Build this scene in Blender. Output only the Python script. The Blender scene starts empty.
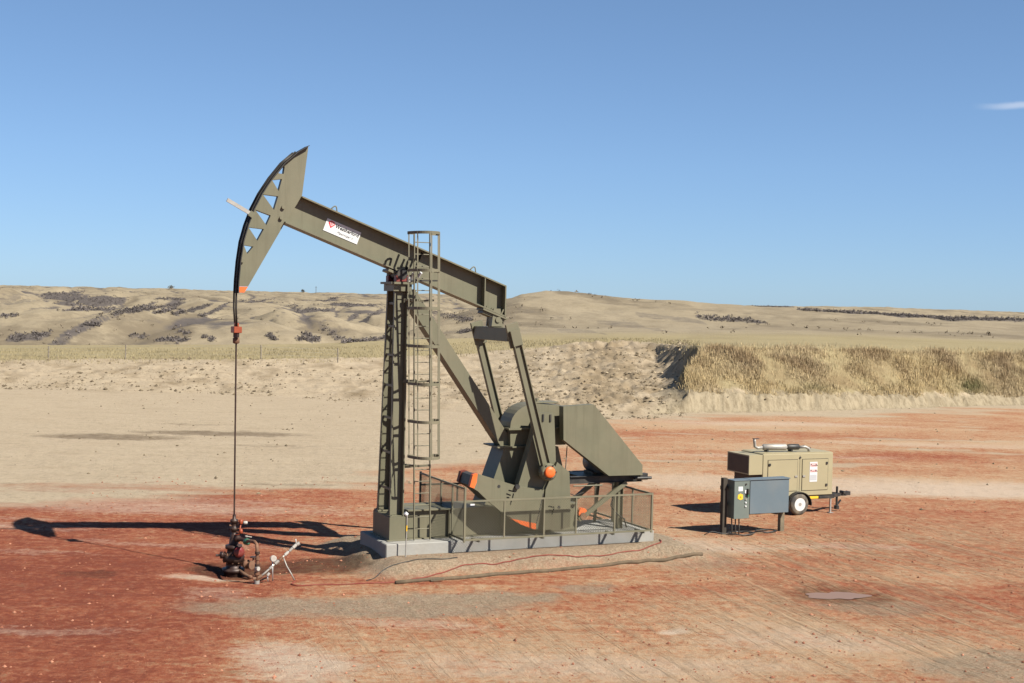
import bpy, math, random
import numpy as np
from mathutils import Vector, Matrix
from mathutils.geometry import tessellate_polygon

R = math.radians
scene = bpy.context.scene
COL = scene.collection
random.seed(7)
RNG = np.random.default_rng(11)

# ------------------------------------------------------------------ camera
CAM_H = 6.8
cam = bpy.data.cameras.new("camera")
cam.sensor_width = 36.0
cam.lens = 1350 / 1024 * 36.0
cam.clip_end = 20000
camo = bpy.data.objects.new("camera", cam)
COL.objects.link(camo)
_p, _r = math.atan((341.5 - 306) / 1350), R(1.3)
_fw = Vector((0, math.cos(_p), -math.sin(_p)))
_r0, _u0 = Vector((1, 0, 0)), Vector((0, math.sin(_p), math.cos(_p)))
_rt = _r0 * math.cos(_r) + _u0 * math.sin(_r)
_up = -_r0 * math.sin(_r) + _u0 * math.cos(_r)
camo.matrix_world = Matrix(((_rt.x, _up.x, -_fw.x, 0), (_rt.y, _up.y, -_fw.y, 0), (_rt.z, _up.z, -_fw.z, CAM_H), (0, 0, 0, 1)))
scene.camera = camo

# ------------------------------------------------------------------ sky, sun, exposure
CIRRUS_AZ, CIRRUS_EL = 0.333, 0.1456
SUN_EL = R(43.6)
SUN_AZ = math.atan2(0.82, -0.572)          # clockwise from +Y
world = bpy.data.worlds.new("World")
scene.world = world
world.use_nodes = True
wn = world.node_tree
for n in list(wn.nodes):
    wn.nodes.remove(n)
w_out = wn.nodes.new('ShaderNodeOutputWorld')
w_bg = wn.nodes.new('ShaderNodeBackground')
w_sky = wn.nodes.new('ShaderNodeTexSky')
w_sky.sky_type = 'NISHITA'
w_sky.sun_disc = False
w_sky.sun_elevation = SUN_EL
w_sky.sun_rotation = SUN_AZ
w_sky.altitude = 0
w_sky.air_density = 0.7
w_sky.dust_density = 0.25
w_sky.ozone_density = 4.0
w_bg.inputs['Strength'].default_value = 0.05
w_gam = wn.nodes.new('ShaderNodeGamma'); w_gam.inputs['Gamma'].default_value = 0.6
w_mul = wn.nodes.new('ShaderNodeMix'); w_mul.data_type = 'RGBA'; w_mul.blend_type = 'MULTIPLY'; w_mul.inputs['Factor'].default_value = 1.0
w_mul.inputs['B'].default_value = (1.54, 2.00, 2.54, 1)
wn.links.new(w_sky.outputs['Color'], w_gam.inputs['Color'])
wn.links.new(w_gam.outputs['Color'], w_mul.inputs['A'])
# one thin streak of cirrus, fixed in the sky by compass bearing and elevation
w_tc = wn.nodes.new('ShaderNodeTexCoord')
w_sep = wn.nodes.new('ShaderNodeSeparateXYZ'); wn.links.new(w_tc.outputs['Generated'], w_sep.inputs['Vector'])
def wmath(op, a, b=None, c=None):
    n = wn.nodes.new('ShaderNodeMath'); n.operation = op
    for i, q in enumerate((a, b, c)):
        if q is None: continue
        if isinstance(q, (int, float)): n.inputs[i].default_value = q
        else: wn.links.new(q, n.inputs[i])
    return n.outputs[0]
def wsm(x, a, b):
    n = wn.nodes.new('ShaderNodeMapRange'); n.interpolation_type = 'SMOOTHSTEP'; n.inputs['From Min'].default_value = a; n.inputs['From Max'].default_value = b
    wn.links.new(x, n.inputs['Value']); return n.outputs['Result']
w_az = wmath('ARCTAN2', w_sep.outputs['X'], w_sep.outputs['Y']); w_el = wmath('ARCSINE', w_sep.outputs['Z'])
w_noi = wn.nodes.new('ShaderNodeTexNoise'); w_noi.inputs['Scale'].default_value = 40; w_noi.inputs['Detail'].default_value = 5
wn.links.new(w_tc.outputs['Generated'], w_noi.inputs['Vector'])
w_off = wmath('ABSOLUTE', wmath('SUBTRACT', w_el, wmath('MULTIPLY_ADD', w_noi.outputs['Fac'], 0.004, CIRRUS_EL - 0.002)))
w_cl = wmath('MULTIPLY', wsm(w_off, 0.0032, 0.0004), wmath('MULTIPLY', wsm(w_az, CIRRUS_AZ - 0.012, CIRRUS_AZ + 0.02), wsm(w_az, CIRRUS_AZ + 0.16, CIRRUS_AZ + 0.08)))
w_cmx = wn.nodes.new('ShaderNodeMix'); w_cmx.data_type = 'RGBA'
wn.links.new(wmath('MULTIPLY', w_cl, 0.36), w_cmx.inputs['Factor']); wn.links.new(w_mul.outputs['Result'], w_cmx.inputs['A']); w_cmx.inputs['B'].default_value = (9.0, 9.3, 10.0, 1)
w_zen = wn.nodes.new('ShaderNodeMapRange'); w_zen.interpolation_type = 'LINEAR'      # a dry autumn sky deepens towards the zenith
for k_, v_ in (('From Min', R(6)), ('From Max', R(55)), ('To Min', 1.0), ('To Max', 0.40)): w_zen.inputs[k_].default_value = v_
wn.links.new(w_el, w_zen.inputs['Value'])
w_dk = wn.nodes.new('ShaderNodeMix'); w_dk.data_type = 'RGBA'; w_dk.blend_type = 'MULTIPLY'; w_dk.inputs['Factor'].default_value = 1.0
wn.links.new(w_cmx.outputs['Result'], w_dk.inputs['A']); wn.links.new(w_zen.outputs['Result'], w_dk.inputs['B'])
wn.links.new(w_dk.outputs['Result'], w_bg.inputs['Color'])
wn.links.new(w_bg.outputs['Background'], w_out.inputs['Surface'])

sun = bpy.data.lights.new("sun", 'SUN')
sun.energy = 5.0
sun.angle = R(0.53)
sun.color = (1.0, 0.955, 0.86)
scene.cycles.diffuse_bounces = 2
suno = bpy.data.objects.new("sun", sun)
COL.objects.link(suno)
suno.rotation_euler = Vector((0.82 * math.cos(SUN_EL), -0.572 * math.cos(SUN_EL), math.sin(SUN_EL))).to_track_quat('Z', 'Y').to_euler()
suno.location = (60, -40, 80)

vs = scene.view_settings
vs.view_transform = 'Standard'
vs.look = 'None'
vs.exposure = 1.05
vs.gamma = 1.0
vs.use_curve_mapping = False

# ------------------------------------------------------------------ materials
ALB = 0.82          # all base colours below were picked a fifth too light
def nodes_of(name):
    m = bpy.data.materials.new(name)
    m.use_nodes = True
    nt = m.node_tree
    return m, nt, nt.nodes, nt.links, nt.nodes['Principled BSDF']

def pmat(name, col, rough=0.6, metal=0.0, var=0.12, scale=3.0, dust=0.0, dustcol=(0.42, 0.33, 0.22), bump=0.0, spec=0.4, streak=0.0):
    """painted / plain material whose colour varies a little, with an optional film of dust in blotches"""
    m, nt, N, L, b = nodes_of(name)
    tc = N.new('ShaderNodeTexCoord')
    n1 = N.new('ShaderNodeTexNoise'); n1.inputs['Scale'].default_value = scale; n1.inputs['Detail'].default_value = 6; n1.inputs['Roughness'].default_value = 0.65
    L.new(tc.outputs['Object'], n1.inputs['Vector'])
    mr = N.new('ShaderNodeMapRange'); mr.inputs['From Min'].default_value = 0.25; mr.inputs['From Max'].default_value = 0.75
    mr.inputs['To Min'].default_value = 1 - var; mr.inputs['To Max'].default_value = 1 + var
    L.new(n1.outputs['Fac'], mr.inputs['Value'])
    mul = N.new('ShaderNodeMix'); mul.data_type = 'RGBA'; mul.blend_type = 'MULTIPLY'; mul.inputs['Factor'].default_value = 1
    mul.inputs['A'].default_value = (*[c * ALB for c in col], 1)
    L.new(mr.outputs['Result'], mul.inputs['B'])
    out = mul.outputs['Result']
    if dust > 0:
        n2 = N.new('ShaderNodeTexNoise'); n2.inputs['Scale'].default_value = scale * 0.6; n2.inputs['Detail'].default_value = 8
        L.new(tc.outputs['Object'], n2.inputs['Vector'])
        m2 = N.new('ShaderNodeMapRange'); m2.inputs['From Min'].default_value = 0.42; m2.inputs['From Max'].default_value = 0.72
        m2.inputs['To Min'].default_value = 0; m2.inputs['To Max'].default_value = dust
        L.new(n2.outputs['Fac'], m2.inputs['Value'])
        mx = N.new('ShaderNodeMix'); mx.data_type = 'RGBA'
        L.new(m2.outputs['Result'], mx.inputs['Factor']); L.new(out, mx.inputs['A']); mx.inputs['B'].default_value = (*[c * ALB for c in dustcol], 1)
        out = mx.outputs['Result']
    if streak > 0:                # grime that has run down the faces, and a few rust freckles
        mp = N.new('ShaderNodeMapping'); mp.inputs['Scale'].default_value = (7, 7, .35); L.new(tc.outputs['Object'], mp.inputs['Vector'])
        n4 = N.new('ShaderNodeTexNoise'); n4.inputs['Scale'].default_value = 1; n4.inputs['Detail'].default_value = 7; n4.inputs['Roughness'].default_value = .7; L.new(mp.outputs['Vector'], n4.inputs['Vector'])
        m4 = N.new('ShaderNodeMapRange'); m4.inputs['From Min'].default_value = .50; m4.inputs['From Max'].default_value = .72; m4.inputs['To Max'].default_value = streak; L.new(n4.outputs['Fac'], m4.inputs['Value'])
        x4 = N.new('ShaderNodeMix'); x4.data_type = 'RGBA'; L.new(m4.outputs['Result'], x4.inputs['Factor']); L.new(out, x4.inputs['A']); x4.inputs['B'].default_value = (col[0] * .42, col[1] * .37, col[2] * .32, 1)
        n5 = N.new('ShaderNodeTexNoise'); n5.inputs['Scale'].default_value = 9; n5.inputs['Detail'].default_value = 8; n5.inputs['Roughness'].default_value = .8; L.new(tc.outputs['Object'], n5.inputs['Vector'])
        m5 = N.new('ShaderNodeMapRange'); m5.inputs['From Min'].default_value = .64; m5.inputs['From Max'].default_value = .74; m5.inputs['To Max'].default_value = .6; L.new(n5.outputs['Fac'], m5.inputs['Value'])
        x5 = N.new('ShaderNodeMix'); x5.data_type = 'RGBA'; L.new(m5.outputs['Result'], x5.inputs['Factor']); L.new(x4.outputs['Result'], x5.inputs['A']); x5.inputs['B'].default_value = (.085, .05, .03, 1)
        out = x5.outputs['Result']
    L.new(out, b.inputs['Base Color'])
    b.inputs['Roughness'].default_value = rough
    b.inputs['Metallic'].default_value = metal
    b.inputs['Specular IOR Level'].default_value = spec
    if bump > 0:
        bp = N.new('ShaderNodeBump'); bp.inputs['Strength'].default_value = bump; bp.inputs['Distance'].default_value = 0.02
        n3 = N.new('ShaderNodeTexNoise'); n3.inputs['Scale'].default_value = scale * 6; n3.inputs['Detail'].default_value = 6
        L.new(tc.outputs['Object'], n3.inputs['Vector']); L.new(n3.outputs['Fac'], bp.inputs['Height']); L.new(bp.outputs['Normal'], b.inputs['Normal'])
    return m

M = {
    'olive': pmat('olive_paint', (0.137, 0.130, 0.083), 0.5, 0, 0.13, 1.1, 0.30, (0.24, 0.19, 0.125), streak=0.30),
    'orange': pmat('orange_paint', (0.72, 0.13, 0.02), 0.5, 0, 0.10, 4, 0.1),
    'concrete': pmat('concrete', (0.29, 0.285, 0.265), 0.9, 0, 0.12, 2.0, 0.25, (0.33, 0.27, 0.2), 0.3),
    'fence': pmat('fence_paint', (0.15, 0.138, 0.09), 0.55, 0, 0.1, 3, 0.15),
    'black': pmat('black_paint', (0.022, 0.022, 0.022), 0.5, 0, 0.3, 6, 0.12),
    'cable': pmat('greased_cable', (0.03, 0.026, 0.022), 0.5, 0.3, 0.3, 8),
    'rust': pmat('rusty_steel', (0.16, 0.075, 0.042), 0.8, 0.1, 0.4, 8, 0.2),
    'darkrust': pmat('oily_rust', (0.035, 0.016, 0.013), 0.5, 0.2, 0.5, 7, 0.1),
    'shadedorange': pmat('shaded_orange_paint', (0.16, 0.03, 0.012), 0.6, 0, 0.3, 5),  # orange paint with its shade put into the colour
    'red': pmat('red_paint', (0.17, 0.015, 0.015), 0.5, 0, 0.2, 6, 0.15),
    'redorange': pmat('faded_orange_paint', (0.28, 0.055, 0.02), 0.5, 0, 0.2, 6),
    'white': pmat('white_plate', (0.62, 0.62, 0.62), 0.5, 0, 0.03, 3, 0.05),
    'steel': pmat('galvanised_steel', (0.55, 0.55, 0.53), 0.42, 0.6, 0.15, 8, 0.1),
    'dullsteel': pmat('dull_steel', (0.36, 0.34, 0.31), 0.55, 0.4, 0.2, 8, 0.2),
    'green': pmat('green_valve_paint', (0.03, 0.12, 0.07), 0.5, 0, 0.15, 8),
    'tan': pmat('tan_paint', (0.335, 0.288, 0.175), 0.5, 0, 0.06, 1.5, 0.12),
    'tandark': pmat('door_gap', (0.10, 0.082, 0.05), 0.8),
    'grille': pmat('radiator_grille', (0.10, 0.07, 0.05), 0.8),
    'grey': pmat('grey_enamel', (0.118, 0.152, 0.175), 0.45, 0, 0.05, 2, 0.1),
    'greydoor': pmat('grey_green_enamel', (0.13, 0.155, 0.14), 0.45, 0, 0.05, 2, 0.1),
    'logbark': pmat('weathered_brown_pipe', (0.105, 0.075, 0.045), 0.9, 0, 0.35, 4, 0.2, (.2, .12, .07), 0.4),
    'wood': pmat('weathered_wood', (0.16, 0.13, 0.085), 0.9, 0, 0.3, 5, 0.1, bump=0.4),
    'darkpost': pmat('dark_brown_post', (0.05, 0.04, 0.03), 0.9, 0, 0.3, 5),  # left panel post, darker brown than the right one
    'tyre': pmat('tyre_rubber', (0.05, 0.046, 0.042), 0.85, 0, 0.2, 6, 0.5),
    'rim': pmat('white_rim', (0.70, 0.69, 0.66), 0.45, 0.2, 0.05, 6, 0.1),
    'yellow': pmat('yellow_label', (0.80, 0.47, 0.03), 0.5, 0, 0.05, 6),
    'pink': pmat('faded_red_print', (0.72, 0.42, 0.40), 0.6, 0, 0.1, 30),
    'print': pmat('grey_print', (0.42, 0.42, 0.43), 0.6, 0, 0.3, 60),
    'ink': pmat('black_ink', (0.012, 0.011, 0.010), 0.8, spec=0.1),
    'inkgrey': pmat('dark_grey_ink', (0.10, 0.10, 0.11), 0.6),
    'logored': pmat('red_ink', (0.65, 0.02, 0.03), 0.6, 0, 0.03),
    'hose': pmat('red_hose_rubber', (0.20, 0.045, 0.032), 0.7, 0, 0.2, 5, 0.3, (.2,.12,.08), 0, .2),
    'post': pmat('fence_post_wood', (0.22, 0.185, 0.145), 0.9, 0, 0.3, 4),
    'oldwhite': pmat('dirty_white_paint', (0.42, 0.40, 0.36), 0.6, 0, 0.25, 8, 0.4, (.22, .12, .07)),
    'leaf': pmat('shrub_leaves', (0.10, 0.09, 0.07), 0.9, 0, 0.3, 0.6),
    'bark': pmat('bark', (0.08, 0.065, 0.05), 0.9, 0, 0.3, 2),
    'palec': pmat('pale_earth_clod', (0.34, 0.27, 0.18), 0.95, 0, 0.3, 3),
    'darkclod': pmat('dark_earth_clod', (0.12, 0.09, 0.055), 0.95, 0, 0.3, 3),
    'redstone': pmat('red_stone', (0.36, 0.16, 0.095), 0.95, 0, 0.35, 2),
    'redclod': pmat('red_earth_clod', (0.24, 0.09, 0.05), 0.95, 0, 0.4, 2),
    'clod': pmat('earth_clod', (0.20, 0.155, 0.098), 0.95, 0, 0.3, 3),
    'stone': pmat('pale_stone', (0.30, 0.24, 0.17), 0.95, 0, 0.35, 2),
}

# ------------------------------------------------------------------ mesh helpers
class MB:
    """collects shapes; build() links them as ONE mesh object"""
    def __init__(s):
        s.v, s.f, s.mi, s.sm, s.mats = [], [], [], [], []
    def _m(s, m):
        if m not in s.mats: s.mats.append(m)
        return s.mats.index(m)
    def add(s, vs_, fs, m, smooth=False):
        o = len(s.v); k = s._m(m)
        s.v += [tuple(x) for x in vs_]
        for f in fs:
            s.f.append(tuple(i + o for i in f)); s.mi.append(k); s.sm.append(smooth)
        return s
    def box(s, x0, x1, y0, y1, z0, z1, m):
        v = [(x, y, z) for z in (z0, z1) for y in (y0, y1) for x in (x0, x1)]
        return s.add(v, [(0, 2, 3, 1), (4, 5, 7, 6), (0, 1, 5, 4), (2, 6, 7, 3), (0, 4, 6, 2), (1, 3, 7, 5)], m)
    def prism(s, poly, y0, y1, m, holes=(), front=None):
        """polygon in (x,z) pulled from y0 (near) to y1; front = material of the near cap"""
        if holes:                     # a filled 2D outline with openings
            cu = bpy.data.curves.new('outline', 'CURVE'); cu.dimensions = '2D'; cu.fill_mode = 'BOTH'; cu.extrude = (y1 - y0) / 2
            for l in [list(poly)] + [list(h) for h in holes]:
                sp = cu.splines.new('POLY'); sp.points.add(len(l) - 1); sp.use_cyclic_u = True
                for p, (x, z) in zip(sp.points, l): p.co = (x, z, 0, 1)
            o = bpy.data.objects.new('outline', cu); COL.objects.link(o)
            dg = bpy.context.evaluated_depsgraph_get(); dg.update(); me = o.evaluated_get(dg).to_mesh()
            s.add([(q.co.x, (y0 + y1) / 2 - q.co.z, q.co.y) for q in me.vertices], [tuple(p.vertices) for p in me.polygons], m)
            bpy.data.objects.remove(o); bpy.data.curves.remove(cu); return s
        loops = [list(poly)]
        tris = tessellate_polygon([[Vector((x, z, 0)) for x, z in l] for l in loops])
        flat = [p for l in loops for p in l]
        n = len(flat)
        v = [(x, y0, z) for x, z in flat] + [(x, y1, z) for x, z in flat]
        s.add(v[:n], [tuple(t) for t in tris], front or m)
        s.add(v[n:], [tuple(reversed(t)) for t in tris], m)
        off = 0; sides = []
        for l in loops:
            k = len(l)
            for i in range(k):
                j = (i + 1) % k
                sides.append((off + i, off + j, n + off + j, n + off + i))
            off += k
        return s.add(v, sides, m)
    def obox(s, p0, p1, w, d, m, ddir=(0, 0, 1), off=0.0):
        """bar from p0 to p1, d deep along ddir and w wide across it"""
        p0, p1 = Vector(p0), Vector(p1); a = (p1 - p0).normalized()
        dd = Vector(ddir); dd = (dd - a * dd.dot(a))
        if dd.length < 1e-5: dd = Vector((1, 0, 0)) - a * a.x
        dd.normalize(); ww = a.cross(dd)
        v = []
        for p in (p0, p1):
            for i, j in ((-1, -1), (1, -1), (1, 1), (-1, 1)):
                v.append(p + dd * (off + j * d / 2) + ww * (i * w / 2))
        return s.add(v, [(3, 2, 1, 0), (4, 5, 6, 7), (0, 1, 5, 4), (1, 2, 6, 5), (2, 3, 7, 6), (3, 0, 4, 7)], m)
    def hbeam(s, p0, p1, depth, width, m, ddir=(1, 0, 0), tf=0.03, tw=0.025):
        s.obox(p0, p1, tw, depth - 2 * tf, m, ddir)
        s.obox(p0, p1, width, tf, m, ddir, depth / 2 - tf / 2)
        s.obox(p0, p1, width, tf, m, ddir, -depth / 2 + tf / 2)
        return s
    def lathe(s, c, axis, prof, m, n=20, smooth=True, caps=True):
        c = Vector(c); a = Vector(axis).normalized()
        e = Vector((0, 0, 1)) if abs(a.z) < 0.9 else Vector((1, 0, 0))
        e1 = (e - a * e.dot(a)).normalized(); e2 = a.cross(e1)
        v = []; f = []
        for t, r in prof:
            for i in range(n):
                an = 2 * math.pi * i / n
                v.append(c + a * t + (e1 * math.cos(an) + e2 * math.sin(an)) * r)
        for k in range(len(prof) - 1):
            for i in range(n):
                j = (i + 1) % n
                f.append((k * n + i, k * n + j, (k + 1) * n + j, (k + 1) * n + i))
        s.add(v, f, m, smooth)
        if caps:
            s.add(v[:n], [tuple(reversed(range(n)))], m)
            s.add(v[-n:], [tuple(range(n))], m)
        return s
    def cyl(s, p0, p1, r, m, n=16, r1=None):
        p0, p1 = Vector(p0), Vector(p1)
        return s.lathe(p0, p1 - p0, [(0, r), ((p1 - p0).length, r if r1 is None else r1)], m, n)
    def tube(s, pts, r, m, n=8):
        pts = [Vector(p) for p in pts]; v = []; f = []
        ref = None
        for i, p in enumerate(pts):
            a = (pts[min(i + 1, len(pts) - 1)] - pts[max(i - 1, 0)]).normalized()
            if ref is None:
                ref = Vector((0, 0, 1)) if abs(a.z) < 0.9 else Vector((1, 0, 0))
            e1 = (ref - a * ref.dot(a)).normalized(); e2 = a.cross(e1); ref = e1
            for k in range(n):
                an = 2 * math.pi * k / n
                v.append(p + (e1 * math.cos(an) + e2 * math.sin(an)) * r)
        for i in range(len(pts) - 1):
            for k in range(n):
                j = (k + 1) % n
                f.append((i * n + k, i * n + j, (i + 1) * n + j, (i + 1) * n + k))
        f.append(tuple(reversed(range(n)))); o = (len(pts) - 1) * n; f.append(tuple(o + k for k in range(n)))
        return s.add(v, f, m, True)
    def text(s, string, size, org, xd, yd, m, align='LEFT', extr=0.0015, bold=0.0, shear=0.0):
        cu = bpy.data.curves.new('lettering', 'FONT'); cu.body = string; cu.size = size; cu.align_x = align
        cu.extrude = extr; cu.offset = bold; cu.shear = shear; cu.resolution_u = 3
        o = bpy.data.objects.new('lettering', cu); COL.objects.link(o)
        dg = bpy.context.evaluated_depsgraph_get(); dg.update()
        me = o.evaluated_get(dg).to_mesh()
        xd, yd, org = Vector(xd), Vector(yd), Vector(org); zd = xd.cross(yd)
        vv = [org + xd * q.co.x + yd * q.co.y + zd * q.co.z for q in me.vertices]
        ff = [tuple(p.vertices) for p in me.polygons]
        s.add(vv, ff, m)
        bpy.data.objects.remove(o); bpy.data.curves.remove(cu)
        return s
    def build(s, name, parent=None, bevel=0.0):
        me = bpy.data.meshes.new(name)
        me.from_pydata(s.v, [], s.f)
        for m in s.mats: me.materials.append(m if not isinstance(m, str) else M[m])
        me.polygons.foreach_set('material_index', s.mi)
        me.polygons.foreach_set('use_smooth', s.sm)
        me.validate(); me.update()
        o = bpy.data.objects.new(name, me); COL.objects.link(o)
        if parent is not None: o.parent = parent
        if bevel > 0:
            bv = o.modifiers.new('bevel', 'BEVEL'); bv.width = bevel; bv.segments = 1; bv.limit_method = 'ANGLE'; bv.angle_limit = R(50)
        return o

def tag(o, label=None, cat=None, group=None, kind=None):
    if label: o['label'] = label
    if cat: o['category'] = cat
    if group: o['group'] = group
    if kind: o['kind'] = kind
    return o

def thing(name, label, cat, loc=(0, 0, 0), rz=0.0, group=None):
    o = bpy.data.objects.new(name, None); COL.objects.link(o)
    o.location = loc; o.rotation_euler = (0, 0, rz); o.empty_display_size = 0.3
    return tag(o, label, cat, group)

YAW = R(24)
UNIT = Vector((-3.538, 35.303, 0.0))          # left end of the slab, on the unit's centre line
AX = Vector((math.cos(YAW), math.sin(YAW), 0)); AY = Vector((-math.sin(YAW), math.cos(YAW), 0))
def unit_to_world(x, y, z): return UNIT + AX * x + AY * y + Vector((0, 0, z))
# ------------------------------------------------------------------ terrain (one height function for ground, bank, field and hills)
#TERRAIN-BEGIN
def _grad_table(seed):
    r = np.random.default_rng(seed)
    p = r.permutation(256); a = r.uniform(0, 2 * np.pi, 256)
    return np.concatenate([p, p]), np.cos(a), np.sin(a)
_TAB = {}
def perlin(x, y, seed=0):
    if seed not in _TAB: _TAB[seed] = _grad_table(seed)
    p, gx, gy = _TAB[seed]
    xi = np.floor(x).astype(np.int64); yi = np.floor(y).astype(np.int64)
    fx = x - xi; fy = y - yi; xi &= 255; yi &= 255
    u = fx * fx * fx * (fx * (fx * 6 - 15) + 10); v = fy * fy * fy * (fy * (fy * 6 - 15) + 10)
    def g(ix, iy, dx, dy):
        h = p[p[ix & 255] + (iy & 255)]
        return gx[h] * dx + gy[h] * dy
    a = g(xi, yi, fx, fy); b = g(xi + 1, yi, fx - 1, fy); c = g(xi, yi + 1, fx, fy - 1); d = g(xi + 1, yi + 1, fx - 1, fy - 1)
    return ((a + (b - a) * u) * (1 - v) + (c + (d - c) * u) * v) * 1.5
def fbm(x, y, octs=4, seed=0, gain=0.5):
    t = np.zeros_like(x, dtype=float); a = 1.0; n = 0.0
    for k in range(octs):
        t += a * perlin(x * 2 ** k, y * 2 ** k, seed + k * 7); n += a; a *= gain
    return t / n
def ridged(x, y, octs=4, seed=0):
    t = np.zeros_like(x, dtype=float); a = 1.0; n = 0.0
    for k in range(octs):
        t += a * (1 - 2 * np.abs(perlin(x * 2 ** k, y * 2 ** k, seed + k * 7))); n += a; a *= 0.5
    return t / n
def sstep(a, b, x):
    t = np.clip((x - a) / (b - a), 0, 1); return t * t * (3 - 2 * t)

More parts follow.
